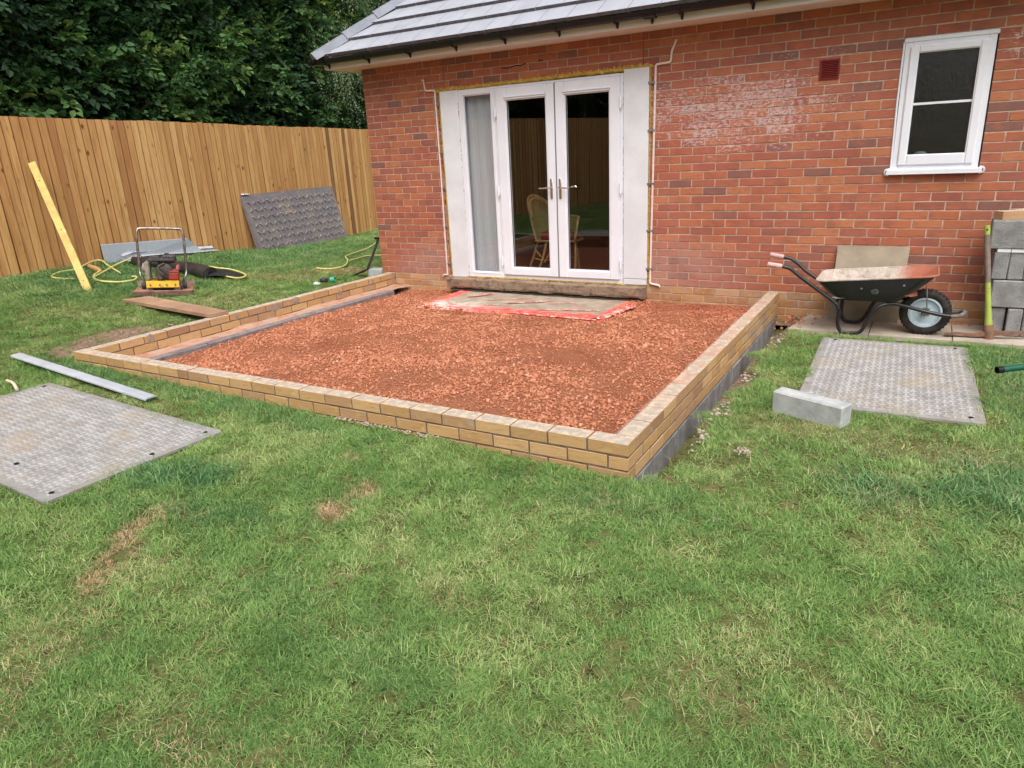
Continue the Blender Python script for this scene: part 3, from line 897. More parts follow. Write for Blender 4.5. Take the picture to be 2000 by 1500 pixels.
# roof -----------------------------------------------------------------
PIT = rad(35); UY, UZ = math.cos(PIT), math.sin(PIT)
EY, EZ = -.425, 2.512
def roof_pt(x, s, h): return Vector((x, EY + s * UY - h * UZ, EZ + s * UZ + h * UY))
def hip_x(s): return -.245 + (s * UY) * .664
mt = Mat('grey_roof_tile', .4, .6)
rr = rnd_id(mt)
tn = mt.noise(mt.pos(), 5, 5, .6)
tc = mt.mix(mt.step(tn, .3, .7), srgb(168, 170, 178), srgb(152, 154, 162)); tc = mt.mix(mt.math('MULTIPLY', rr, .35), tc, srgb(170, 172, 178))
mt.color(tc); mt.bump(mt.noise(mt.pos(), 160, 4, .6), .12, .002)
M_tile = mt.m
M_tile_edge = mottled('tile_edge', srgb(112, 106, 112), srgb(90, 86, 92), 20, .8, .2, bump=.3)
roof = MB()
TOPS = 3.15
a = [(hip_x(0) + .02, 0), (XR + .2, 0), (XR + .2, TOPS), (hip_x(TOPS), TOPS)]
P0 = [roof_pt(x, s, -.012) for x, s in a]
roof.slab(P0, (0, 0, -.02))
apex = roof_pt(hip_x(TOPS), TOPS, -.012)
roof.slab([roof_pt(hip_x(0) - .08, 0, -.02), apex, Vector((hip_x(TOPS), 4.6, apex.z - .1)), Vector((-.33, 5.0, EZ))], (0, 0, -.02))
roof.slab([roof_pt(hip_x(TOPS), TOPS, -.012), roof_pt(XR + .2, TOPS, -.012), Vector((XR + .2, 5.0, EZ)), Vector((-.2, 5.0, EZ))], (0, 0, -.02))
roof_o = as_parent(roof.build('roof', M_tile, house))
tile_rest = MB()
def tile_into(mb, x0, x1, xl0, s):
    """x0..x1 along the row; xl0: cut lower/upper left x"""
    L = .335; h0, h1 = .038, .002; th = .034
    xa, xb_ = (x0, x0) if xl0 is None else xl0
    lo = [roof_pt(xa, s, h0 - th), roof_pt(x1, s, h0 - th), roof_pt(x1, s + L, h1 - th), roof_pt(xb_, s + L, h1 - th)]
    hi = [roof_pt(xa, s, h0), roof_pt(x1, s, h0), roof_pt(x1, s + L, h1), roof_pt(xb_, s + L, h1)]
    c0 = roof_pt(xa, s + .004, h0 + .0022); c1 = roof_pt(x1, s + .004, h0 + .0022)
    mb.add(lo + hi, [(4, 5, 6, 7), (0, 3, 2, 1), (1, 2, 6, 5), (3, 0, 4, 7), (2, 3, 7, 6)], 0)
    mb.add([lo[0], lo[1], hi[1], hi[0]], [(0, 1, 2, 3)], 1)
for i in range(11):
    s = i * .30
    hl0, hl1 = hip_x(s) + .055, hip_x(s + .335) + .055
    x = (.30 if i % 2 else .15) + hip_x(0) - .3
    while x < XR:
        x0, x1 = x + .003, x + .297
        x += .30
        if x1 < hl0 + .02: continue
        cut = (max(x0, hl0), max(x0, hl1)) if x0 < hl1 else None
        if cut and cut[1] > x1 - .01: cut = (cut[0], x1 - .005)
        jz = random.gauss(0, .0012)
        if i < 5 and x1 < 5.6 - i * .2:
            mb = MB(); tile_into(mb, x0, x1, cut, s + jz); mb.build('roof_tile', [M_tile, M_tile_edge], roof_o)
        else: tile_into(tile_rest, x0, x1, cut, s + jz)
tile_rest.build('roof_tiles', [M_tile, M_tile_edge], roof_o, kind='stuff')
# hip caps: angular tiles end to end up the hip
h0 = roof_pt(hip_x(0) - .035, -.05, .045); hd = (roof_pt(hip_x(2), 2, .045) - roof_pt(hip_x(0), 0, .045)).normalized()
sd_ = hd.cross(Vector((0, 0, 1))).normalized(); up_ = sd_.cross(hd).normalized()
M_cap = mottled('hip_cap_grey', srgb(132, 136, 146), srgb(114, 118, 128), 6, .6, .35, bump=.15, bd=.002)
for i in range(7):
    c = MB(); L = .455; a0 = h0 + hd * (i * .445); pr_ = [(-.108, -.050), (-.100, -.040), (-.055, .032), (0, .042), (.055, .032), (.100, -.040), (.108, -.050), (.06, -.03), (-.06, -.03)]
    P = [a0 + sd_ * p[0] + up_ * (p[1] + .006) for p in pr_]; Q = [a0 + hd * L + sd_ * p[0] * .93 + up_ * (p[1] - .012) for p in pr_]
    n = len(P); c.add(P + Q, [tuple(range(n)), tuple(range(n, 2 * n))[::-1]] + [(k, (k + 1) % n, n + (k + 1) % n, n + k) for k in range(n)])
    c.build('hip_cap', M_cap, roof_o)
# fascia, soffit, gutter
M_soffit = plain('cream_soffit', srgb(220, 205, 196), .6, .3)
fa = MB(); fa.bbox((-.268, -.312, 2.400), (XR + .1, -.292, 2.535), .003); fa.bbox((-.290, -.312, 2.400), (-.269, 4.9, 2.535), .003)
fa.build('fascia', plain('white_fascia', srgb(232, 226, 222), .5, .35), house)
so = MB(); so.box((-.268, -.291, 2.398), (XR + .1, -.001, 2.408)); so.box((-.268, -.0005, 2.398), (-.002, 4.9, 2.408)); so.build('soffit', M_soffit, house)
def gutter(name, p0, p1, r=.056):
    g = MB(); d = (p1 - p0).normalized(); sdv = d.cross(Vector((0, 0, 1)))
    n = 10; P = []
    for rr_ in (r, r - .004):
        for p in (p0, p1):
            P.append([p + sdv * (math.cos(math.pi + math.pi * k / n) * rr_) + Vector((0, 0, math.sin(math.pi + math.pi * k / n) * rr_)) for k in range(n + 1)])
    g.grid([P[0], P[1]]); g.grid([P[2], P[3]])
    for (a, b) in ((0, 2), (1, 3)):
        g.grid([P[a], P[b]])
    g.grid([[P[0][0], P[1][0]], [P[2][0], P[3][0]]]); g.grid([[P[0][-1], P[1][-1]], [P[2][-1], P[3][-1]]])
    return g
gy, gz = -.372, 2.500
gt = gutter('gutter', Vector((-.43, gy, gz)), Vector((XR + .1, gy, gz + .02)))
g2 = gutter('g', Vector((-.352, -.43, gz)), Vector((-.352, 4.9, gz)))
b = len(gt.v); gt.v += g2.v; gt.f += [tuple(i + b for i in f) for f in g2.f]; gt.m += g2.m
gt = as_parent(gt.build('gutter', M_black, house, smooth=True))
def bracket_mb(w=.018):
    b = MB(); P = []
    for k in range(9):
        a = math.pi + math.pi * k / 8 * .98
        P.append((math.cos(a) * .060, math.sin(a) * .060))
    for k in range(8):
        (a0, b0), (a1, b1) = P[k], P[k + 1]
        b.slab([(-w, a0, b0), (w, a0, b0), (w, a1, b1), (-w, a1, b1)], (0, a0 * .06, b0 * .06))
    b.slab([(-.007, .060, .02), (-.007, .060, -.098), (-.007, .03, -.066), (-.007, -.03, -.060), (-.007, -.01, -.05)], (.014, 0, 0))
    b.bbox((-.012, .050, -.090), (.012, .0605, .03), .001)
    return b
bm_ = bracket_mb(.010).mesh('bracket', M_black); bw_ = bracket_mb(.055).mesh('bracket', M_black)
for x in (-.20, .40, .98, 1.58, 2.17, 2.77, 3.36, 3.96, 4.56, 5.2):
    place(bm_, 'bracket', gt, TRS((x, gy - .0005, gz + .0015 * x)))
place(bw_, 'bracket', gt, TRS((3.69, gy - .0005, gz + .005)))

# ------------------------------------------------------------------ the dwarf wall for the new room
dwarf = empty('dwarf_wall', (2.4, -2.0, -.2), 'low three sided wall of new buff bricks on grey blocks around the red stone bed', 'low wall')
DV = [brick_variant(M_dwarf, .215, .1025, .065, .0010, .0018) for _ in range(8)]
DVB = [brick_variant(M_dwarf, .215, .1025, .065, .0010, .0018) for _ in range(3)]
def dbrick(cx, cy, k, L, ang, M0=None):
    M = TRS((cx, cy, -.0325 - .075 * k + random.gauss(0, .0006)), (random.gauss(0, .003), random.gauss(0, .002), ang + random.gauss(0, .002) + (math.pi if random.random() < .5 else 0)), (L / .215, 1, 1))
    if M0 is not None: M = M0 @ M
    place(random.choice(DV), 'brick', dwarf, M)
YF = -DW + .05125
for k in range(3):                                   # front leaf
    J = []
    if k % 2 == 0:
        J = [XC] + [XC - .22 + .005 - .225 * i + .0 for i in range(0, 15)] 
        x = XC - .005 - .225 * 15
        J = [XC + .005] + [XC + .005 - .225 * i for i in range(1, 16)] + [XC + .005 - .225 * 15.5] + [XC + .005 - .225 * (15.5 + i) for i in range(1, 7)]
        J[-1] = X0 - .005
    else:
        J = [XC - .1075] + [XC - .1075 - .225 * i for i in range(1, 20)]
        J = [j for j in J if j > X0 + .16] + [X0 + .1075] 
    for a, b in zip(J[1:], J[:-1]):
        a, b = a + .005, b - .005
        if b - a > .03: dbrick((a + b) / 2, YF + random.gauss(0, .0008), k, b - a, 0)
for k in range(3):                                   # right leaf
    y0 = -DW + (.1125 if k % 2 == 0 else .0)
    ys = [y0]
    st = -DW + (.1075 if k % 2 == 0 else -.005)
    j = st; J = [st]
    while j + .225 < -.03: j += .225; J.append(j)
    J.append(-.005)
    for a, b in zip(J[:-1], J[1:]):
        a, b = a + .005, b - .005
        if b - a > .03: dbrick(XC - .05125 + random.gauss(0, .0008), (a + b) / 2, k, b - a, math.pi / 2)
AL = math.atan2(.066, DW)                            # the left leaf runs very slightly skew
ML = Matrix.Translation((X0, -DW, 0)) @ Matrix.Rotation(-AL, 4, 'Z')
for k in range(3):
    st = .1075 if k % 2 == 0 else -.005
    J = [st]; j = st
    while j + .225 < DW - .03: j += .225; J.append(j)
    J.append(DW - .004)
    for a, b in zip(J[:-1], J[1:]):
        a, b = a + .005, b - .005
        if b - a > .03: dbrick(.05125 + random.gauss(0, .0008), (a + b) / 2, k, b - a, math.pi / 2, ML)
mo = MB(); R = .0035
mo.box((X0 + R, -DW + R, -.32), (XC - R, -DW + .1025 - R, -.006)); mo.box((XC - .1025 + R, -DW + .1025 - R, -.224), (XC - R, -.001, -.007))
q = [ML @ Vector(p) for p in ((R, .09, -.32), (.1025 - R, .09, -.32), (.1025 - R, DW - .001, -.32), (R, DW - .001, -.32))]
mo.slab(q, (0, 0, .3135))
mo.build('mortar_bed', M_mortar_dk, dwarf)
dm = MB()                                            # smears of mortar left on the inner face
for (t, z, a, b) in ((.62, -.035, .035, .05), (1.54, -.04, .018, .045), (2.02, -.05, .09, .035), (2.32, -.035, .05, .04), (2.98, -.07, .03, .03), (3.55, -.05, .025, .05), (3.93, -.06, .02, .08), (2.7, -.12, .03, .03)):
    c = ML @ Vector((.1035, t, z)); blobm(dm, c, (.004, a, b))
dm.build('mortar_smear', mottled('dull_mortar', srgb(150, 134, 120), srgb(170, 152, 134), 30, .95, .1, bump=.5), dwarf, smooth=True)
blv = []
for i in range(4):
    b = MB(); b.bbox((-.05, -.215, -.1), (.05, .215, .1), .006, jit=.002); blv.append(b.mesh('block', M_block))
y = -DW + .18; i = 0
while y < -.05:
    place(blv[i % 4], 'block', dwarf, TRS((XC - .052 + random.gauss(0, .002), y, -.332), (0, 0, random.gauss(0, .004)))); y += .44; i += 1
x = XC - .35
while x > .2:
    place(blv[i % 4], 'block', dwarf, TRS((x, YF + .002, -.345), (0, 0, math.pi / 2))); x -= .44; i += 1
y = .37; i = 0                                        # inner leaf of block along the left side
M_block_in = mottled('inner_block', srgb(142, 132, 130), srgb(120, 112, 112), 12, .95, .1, bump=.6, bd=.004)
inv = []
for i in range(3):
    b = MB(); b.bbox((-.05, -.2175, -.1), (.05, .2175, .1), .007, jit=.003); inv.append(b.mesh('block', M_block_in))
y = .33; i = 0
while y < DW - .2:
    place(inv[i % 3], 'block', dwarf, ML @ TRS((.305 + random.gauss(0, .002), y, -.252 + random.gauss(0, .002)), (0, 0, random.gauss(0, .006)))); y += .443; i += 1
cf = MB(); P = []
for i in range(60):
    t = .10 + (DW - .11) * i / 59
    P.append([ML @ Vector((xx, t, -.162 + .014 * noise.noise((xx * 14, t * 5, 2)) + (.02 if xx < .12 else 0) + (.006 if xx > .3 else 0))) for xx in (.1025, .125, .15, .18, .21, .24, .262, .29, .335)])
cf.grid(P)
mcf = Mat('dusty_cavity_fill', .95, .1)
c = mcf.ramp(mcf.noise(mcf.pos(), 7, 6, .65), [(.32, srgb(172, 116, 94)), (.5, srgb(186, 150, 128)), (.68, srgb(172, 154, 138))]); mcf.color(c); mcf.bump(mcf.noise(mcf.pos(), 60, 5, .7), .8, .01)
cf.build('cavity_fill', mcf.m, dwarf, smooth='all', kind='stuff')

# ------------------------------------------------------------------ red crushed stone bed
def bed_z(x, y):
    z = -.192 + .042 * (x / 4.8)
    z += .016 * noise.noise((x * 1.1, y * 1.1, 7)) + .008 * noise.noise((x * 4, y * 4, 3))
    z -= .03 * max(0, 1 - abs(y + .25) / .35) * (1 if (x < 1.2 or x > 3.55) else .3)
    z -= .02 * max(0, 1 - math.hypot((x - 1.9) / .8, (y + 1.14) / .12))
    return z
gb = MB(); P = []
for i in range(121):
    x = .36 + (4.775 - .36) * i / 120
    P.append([(x, -DW + .10 + (DW - .10) * j / 100, bed_z(x, -DW + .10 + (DW - .10) * j / 100) - .004) for j in range(101)])
gb.grid(P)
ms = Mat('red_stone_dust', .95, .1)
n = ms.noise(ms.pos(), 2.2, 6, .65)
c = ms.ramp(n, [(.3, srgb(166, 102, 74)), (.5, srgb(188, 122, 90)), (.7, srgb(200, 138, 106))]); c = ms.mix(ms.math('MULTIPLY', ms.step(ms.noise(ms.pos(), 120, 4, .7), .5, .7), .6), c, srgb(128, 58, 46))
ms.color(c); ms.bump(ms.noise(ms.pos(), 90, 6, .8), 1.0, .03)
bed = gb.build('stone_bed', ms.m, kind='structure')
def stones(k, mat, flat=.62):
    out = []
    for i in range(k):
        bm = bmesh.new(); bmesh.ops.create_icosphere(bm, subdivisions=1, radius=1)
        sx, sy = random.uniform(.8, 1.3), random.uniform(.6, 1)
        pl = [(Vector((random.gauss(0, 1), random.gauss(0, 1), random.gauss(0, .8))).normalized(), random.uniform(.45, .8)) for _ in range(7)]
        for v in bm.verts:
            for nn, d in pl:
                e = v.co.dot(nn) - d
                if e > 0: v.co -= nn * e
            v.co.x *= sx; v.co.y *= sy; v.co.z *= flat
        me = bpy.data.meshes.new('stone'); bm.to_mesh(me); bm.free(); me.materials.append(mat)
        out.append(bpy.data.objects.new('stone', me))
    return out
mst = Mat('red_stone', .88, .2)
oi = mst.N.new('ShaderNodeObjectInfo')
c = mst.ramp(oi.outputs['Random'], [(0, srgb(172, 108, 78)), (.3, srgb(184, 120, 88)), (.55, srgb(192, 130, 98)), (.75, srgb(178, 112, 82)), (.93, srgb(200, 142, 112)), (1, srgb(212, 162, 134))])
c = mst.mix(mst.math('MULTIPLY', mst.step(mst.noise(mst.pos(), 50, 5, .65), .45, .7), .35), c, srgb(206, 144, 118))
c = mst.mix(mst.math('MULTIPLY', mst.blob((4.2, -.25, -.2), 1.1, .55, .3), .35), c, srgb(148, 62, 50))
mst.color(c); mst.bump(mst.noise(mst.pos(), 140, 4, .7), .7, .004)
ST = stones(10, mst.m)
N_ = 64000
x = RNG.uniform(.37, 4.77, N_); y = RNG.uniform(-DW + .105, -.005, N_)
nb = vnoise(x, y, 1.6, 2); nc = vnoise(x, y, 5, 6)
inp = np.minimum(np.minimum(x - 1.27, 3.52 - x), y + 1.0)
keep = ~((inp > .02 + .09 * np.clip(.5 + 1.4 * vnoise(x, y, 3.3, 11), 0, 1)) & (y < -.02)) & (RNG.random(N_) < np.clip(.84 + .8 * nb + .5 * nc, .45, 1))
x, y, nb, nc = x[keep], y[keep], nb[keep], nc[keep]; n = len(x)
s = np.clip(RNG.lognormal(math.log(.0078), .42, n), .003, .020) * (1 + .5 * np.clip(nb + .6 * nc, -.5, 1))
z = np.array([bed_z(a, b) for a, b in zip(x, y)]) + s * .16
onp = (inp[keep] > -.005); z[onp] = np.maximum(z[onp], -.163 + s[onp] * .35)
o = scatter('red_stones', np.column_stack([x, y, z]), np.column_stack([RNG.normal(0, .35, n), RNG.normal(0, .35, n), RNG.uniform(0, 6.28, n)]), s, RNG.integers(0, 10, n), ST)
tag(o, 'crushed red stone levelled inside the low buff brick wall', 'crushed stone', kind='stuff')
# a few strays: on the wall top, along the paving
n = 150
px = np.concatenate([RNG.uniform(XC - .1, XC, 40), RNG.uniform(4.92, 5.35, 70), RNG.uniform(6.3, 6.45, 40)])
py = np.concatenate([RNG.uniform(-3.4, -.1, 40), RNG.uniform(-.62, -.02, 70), RNG.uniform(-.10, -.01, 40)])
pz = np.concatenate([np.full(40, .004), np.full(70, -.196), np.full(40, -.196)])
kp = (px < XC) | (px > 6) | (RNG.random(n) < np.clip((5.35 - px) / .35, 0, 1))
pz[(px > XC) & (px < 5.1)] = -.215
sc_ = np.concatenate([RNG.uniform(.002, .005, 40), RNG.uniform(.006, .026, 70), RNG.uniform(.006, .014, 40)])
o = scatter('stone_chips', np.column_stack([px, py, pz])[kp], RNG.uniform(0, 6.28, (int(kp.sum()), 3)), sc_[kp], RNG.integers(0, 10, int(kp.sum())), ST)
tag(o, 'loose red stone chips between the low wall and the paving', 'stone chips', kind='stuff')

# concrete pad with remains of red sheet under the door step
pad = MB(); P = []
PX = [(1.27, -1.01), (3.525, -1.045), (3.53, -.02), (1.22, -.02)]
nx_, ny_ = 90, 40
for i in range(nx_ + 1):
    r = []
    for j in range(ny_ + 1):
        u, v = i / nx_, j / ny_
        a = Vector((*PX[0], 0)).lerp(Vector((*PX[1], 0)), u); b = Vector((*PX[3], 0)).lerp(Vector((*PX[2], 0)), u); p = a.lerp(b, v)
        edge = min(u * 2.3, (1 - u) * 2.3, v * 1.0)
        z = -.158 + .005 * noise.noise((p.x * 5, p.y * 5, 1)) - .035 * max(0, 1 - edge / .05) ** 2
        if edge < .001: z -= .08
        p.y += .02 * noise.noise((p.x * 4, 3, 1)) if j == 0 else 0
        r.append((p.x, p.y, z))
    P.append(r)
pad.grid(P)
mp = Mat('pad_concrete', .9, .15)
X, Y_, Z_ = mp.xyz(mp.pos())
n1 = mp.noise(mp.pos(), 5, 6, .65)
con = mp.ramp(n1, [(.3, srgb(134, 122, 108)), (.55, srgb(166, 152, 134)), (.75, srgb(186, 172, 152))])
strk = mp.noise(mp.mapping(mp.pos(), (1.6, 9, 1), (0, 0, rad(12))), 2.3, 4, .6, .5)
edge = mp.math('MAXIMUM', mp.step(Y_, -.72, -.90), mp.math('MAXIMUM', mp.step(X, 1.50, 1.34), mp.step(X, 3.32, 3.42)))
red = mp.math('MAXIMUM', mp.step(mp.math('ADD', mp.math('MULTIPLY', edge, .30), strk), .62, .72), mp.math('MULTIPLY', edge, mp.math('MULTIPLY', mp.step(mp.noise(mp.pos(), 7, 5, .7), .3, .6), .8)))
rc = mp.ramp(mp.noise(mp.pos(), 14, 5, .7), [(.3, srgb(206, 62, 56)), (.5, srgb(222, 96, 88)), (.68, srgb(226, 148, 136))])
c = mp.mix(red, con, rc)
wht = mp.math('MULTIPLY', mp.math('MULTIPLY', mp.step(X, 2.4, 1.4), mp.step(Y_, -.55, -.8)), mp.step(mp.noise(mp.pos(), 9, 5, .7), .42, .56))
c = mp.mix(mp.math('MULTIPLY', wht, .85), c, srgb(226, 214, 206))
mp.color(c); mp.bump(mp.noise(mp.pos(), 60, 6, .7), .6, .006)
pad = pad.build('concrete_pad', mp.m, kind='thing', smooth='all')
tag(pad, 'grey concrete pad with torn red sheet in front of the french doors', 'concrete pad')
# red plastic sheet showing as a wrinkled rim round the pad
M_sheet = mottled('red_sheet', srgb(200, 72, 62), srgb(214, 118, 106), 10, .5, .4, bump=.8, bd=.006, spots=(srgb(226, 184, 172), 13, .50))
rs = MB()
def ribbon(mb, path, w, z0, amp=.012):
    P = []
    pp = spline(path, 14)
    for i, p in enumerate(pp):
        t = (pp[min(i + 1, len(pp) - 1)] - pp[max(i - 1, 0)]).normalized(); s = Vector((-t.y, t.x, 0)); r = []
        for k in range(5):
            f = k / 4 - .5
            q = p + s * (f * w * (1 + .3 * noise.noise((p.x * 9, p.y * 9, 4))))
            r.append((q.x, q.y, z0 + amp * abs(noise.noise((q.x * 22, q.y * 22, 9))) + .35 * amp * (1 - abs(f) * 2)))
        P.append(r)
    mb.grid(P)
ribbon(rs, [(3.53, -.36, 0), (3.50, -.62, 0), (3.47, -.84, 0), (3.40, -1.0, 0)], .10, -.152, .026)
ribbon(rs, [(3.42, -1.0, 0), (3.1, -1.0, 0), (2.75, -.99, 0), (2.45, -.98, 0)], .05, -.159, .012)
for (a, b, w) in (((1.6, -.45), (1.78, -.2), .05), ((1.9, -.52), (2.35, -.32), .02), ((2.2, -.62), (2.62, -.38), .035), ((2.6, -.5), (2.9, -.4), .012), ((2.95, -.72), (3.3, -.66), .03), ((2.7, -.8), (3.1, -.70), .02), ((2.0, -.75), (2.3, -.70), .02)):
    ribbon(rs, [(a[0], a[1], 0), ((a[0] + b[0]) / 2 + .02, (a[1] + b[1]) / 2 - .015, 0), (b[0], b[1], 0)], w, -.1475, .006)
rs = rs.build('red_plastic_sheet', M_sheet, smooth='all'); tag(rs, 'torn red plastic sheet along the edges of the concrete pad', 'plastic sheet')
# translucent membrane up the inside of the right leaf
me_ = MB(); P = []
for i in range(200):
    y = -DW + .11 + (DW - .45) * i / 199
    w = .010 * noise.noise((y * 7, 0, 1)) + .012 * noise.noise((y * 2, 5, 1))
    top = .004 * noise.noise((y * 11, 2, 2))
    P.append([(XC - .1025 - .004 - abs(.3 * w), y, -.012 + top), (XC - .1025 - .022 + w, y, -.05), (XC - .1025 - .06 + w * 1.3, y, -.10), (XC - .1025 - .11 + w, y, bed_z(4.65, y) + .012), (XC - .1025 - .15 + w * 2, y, bed_z(4.62, y) - .004)])
me_.grid(P)
mm = Mat('dusty_clear_membrane', .35, .5); c = mm.mix(mm.step(mm.noise(mm.pos(), 9, 5, .65), .4, .65), srgb(196, 150, 144), srgb(206, 180, 174)); mm.color(c)
trn = mm.N.new('ShaderNodeBsdfTransparent'); mx = mm.N.new('ShaderNodeMixShader'); mx.inputs[0].default_value = .68
mm.L(trn.outputs[0], mx.inputs[1]); mm.L(mm.b.outputs[0], mx.inputs[2]); mm.L(mx.outputs[0], mm.out.inputs[0])
mem = me_.build('clear_plastic_membrane', mm.m, smooth='all'); tag(mem, 'dusty clear plastic membrane turned up inside the right side of the low wall', 'membrane')

# sandstone door step, rough underside
M_stone = Mat('brown_sandstone', .9, .15)
m = M_stone
n = m.noise(m.mapping(m.pos(), (1, 1, 1.6), (0, rad(28), 0)), 9, 7, .7, .6)
c = m.ramp(n, [(.34, srgb(92, 78, 68)), (.45, srgb(134, 114, 98)), (.55, srgb(156, 134, 114)), (.66, srgb(128, 100, 84)), (.78, srgb(180, 164, 148))]); m.color(c); m.bump(m.noise(m.pos(), 40, 7, .7), .9, .012)
dst = MB(); P = []
for i in range(80):
    x = 1.09 + (3.56 - 1.09) * i / 79
    rj = lambda s, a: a * noise.noise((x * 6, s, 1)) + a * .6 * noise.noise((x * 23, s, 4))
    P.append([(x, .0, -.012), (x, -.05, -.010 + rj(1, .003)), (x, -.124 + rj(2, .005), -.014 + rj(3, .004)), (x, -.128 + rj(4, .007), -.022), (x, -.126 + rj(5, .010), -.100 + rj(6, .006)), (x, -.116 + rj(7, .012), -.124 + rj(8, .012)), (x, -.08, -.126 + rj(9, .010)), (x, .0, -.13)])
dst.grid(P)
for e in (0, -1): dst.add([Vector(p) for p in P[e]], [tuple(range(8)) if e else tuple(range(8))[::-1]])
dst = dst.build('door_step', m.m); tag(dst, 'rough brown sandstone step below the white french doors', 'door step')
sub = MB(); P = []
for i in range(80):
    x = 1.12 + (3.52 - 1.12) * i / 79
    P.append([(x, -.10 + .02 * noise.noise((x * 11, 1, 1)), -.115), (x, -.07 + .025 * noise.noise((x * 8, 2, 1)), -.135), (x, -.12 + .04 * noise.noise((x * 7, 3, 2)), -.152)])
sub.grid(P); sub.build('step_shade_strip', mottled('step_shade_dark', srgb(66, 60, 54), srgb(92, 84, 74), 18, .95, .1, bump=.9, bd=.02, spots=(srgb(150, 144, 132), 16, .70)), as_parent(dst), smooth='all')  # dark strip added below the step: the shadow there put into its colour

# ------------------------------------------------------------------ paving along the house
M_pave = mottled('pale_paving', srgb(184, 172, 156), srgb(160, 148, 134), 4, .9, .2, bump=.35, bd=.003, spots=(srgb(138, 110, 96), 7, .66), fine=20)
pv = empty('paving', (6.3, -.3, -.2), 'row of pale concrete paving slabs along the foot of the house wall', 'paving')
for i, (a, b) in enumerate(((5.10, 5.70), (5.705, 6.30), (6.305, 6.905), (6.91, 7.51), (7.515, 8.115), (8.12, 8.72))):
    s = MB()
    if i == 0: s.slab([(a - .03, -.612, -.245), (b, -.602, -.245), (b, -.012, -.245), (a + .06, -.012, -.245)], (0, 0, .045))
    else: s.bbox((a, -.604 - .004 * (i % 2), -.245), (b, -.012, -.2 + .0015 * (i % 3)), .004)
    s.build('slab', M_pave, pv)

# ------------------------------------------------------------------ fence, hedge, trees
mw = Mat('stained_fence_board', .82, .2)
oi = mw.N.new('ShaderNodeObjectInfo'); rv = oi.outputs['Random']
O = mw.obj()
cb = mw.ramp(rv, [(0, srgb(212, 164, 106)), (.22, srgb(198, 148, 94)), (.45, srgb(220, 174, 116)), (.66, srgb(204, 154, 100)), (.84, srgb(182, 130, 84)), (.94, srgb(134, 98, 72))], 'CONSTANT')
w4 = mw.math('MULTIPLY', rv, 91.0)
gr = mw.noise(mw.mapping(O, (26, 26, 1.6)), 1.4, 5, .65, .8, w=w4)
c = mw.mix(mw.math('MULTIPLY', mw.step(gr, .42, .72), .6), cb, srgb(150, 98, 54))
c = mw.mix(mw.math('MULTIPLY', mw.step(mw.noise(mw.mapping(O, (6, 6, 1)), 1.3, 4, .6, 0, w=w4), .5, .75), .45), c, srgb(226, 178, 116))
kv = mw.N.new('ShaderNodeTexVoronoi'); kv.voronoi_dimensions = '4D'; mw.L(w4, kv.inputs['W']); mw.L(mw.mapping(O, (9, .1, 5.5)), kv.inputs['Vector']); kv.inputs['Scale'].default_value = 1.0
kd = mw.math('ADD', kv.outputs['Distance'], mw.math('MULTIPLY', mw.math('SUBTRACT', mw.noise(O, 30, 3, .6), .5), .08))
kn = mw.math('SUBTRACT', 1.0, mw.step(kd, .10, .20))
c = mw.mix(mw.math('MULTIPLY', kn, .95), c, srgb(92, 50, 26))
halo = mw.math('SUBTRACT', 1.0, mw.step(kd, .10, .34))
c = mw.mix(mw.math('MULTIPLY', halo, .35), c, srgb(150, 92, 50))
nl = mw.noise(mw.pos(), 1.1, 3, .5)
c = mw.mix(mw.math('MULTIPLY', mw.step(nl, .55, .75), .22), c, srgb(120, 82, 56))
ex = mw.math('ABSOLUTE', mw.xyz(O)[0]); c = mw.mix(mw.math('MULTIPLY', mw.step(ex, .044, .053), .75), c, srgb(92, 56, 34))  # both edges darkened: shade lines between the boards put into the colour
mw.color(c); mw.bump(mw.math('ADD', gr, mw.math('MULTIPLY', kn, -.5)), .35, .006)
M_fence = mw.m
def board_mesh(w, h, t0, t1, mat):
    mb = MB(); b = .0015
    P = [(w / 2, 0), (-w / 2, 0), (-w / 2, -t1), (w / 2 - b, -t0), (w / 2, -t0 + b)]
    vs = [(x, y, -h) for x, y in P] + [(x, y, 0) for x, y in P]; n = len(P)
    mb.add(vs, [tuple(range(n)), tuple(range(n, 2 * n))] + [(i, (i + 1) % n, n + (i + 1) % n, n + i) for i in range(n)])
    return mb.mesh('fence_board', mat)
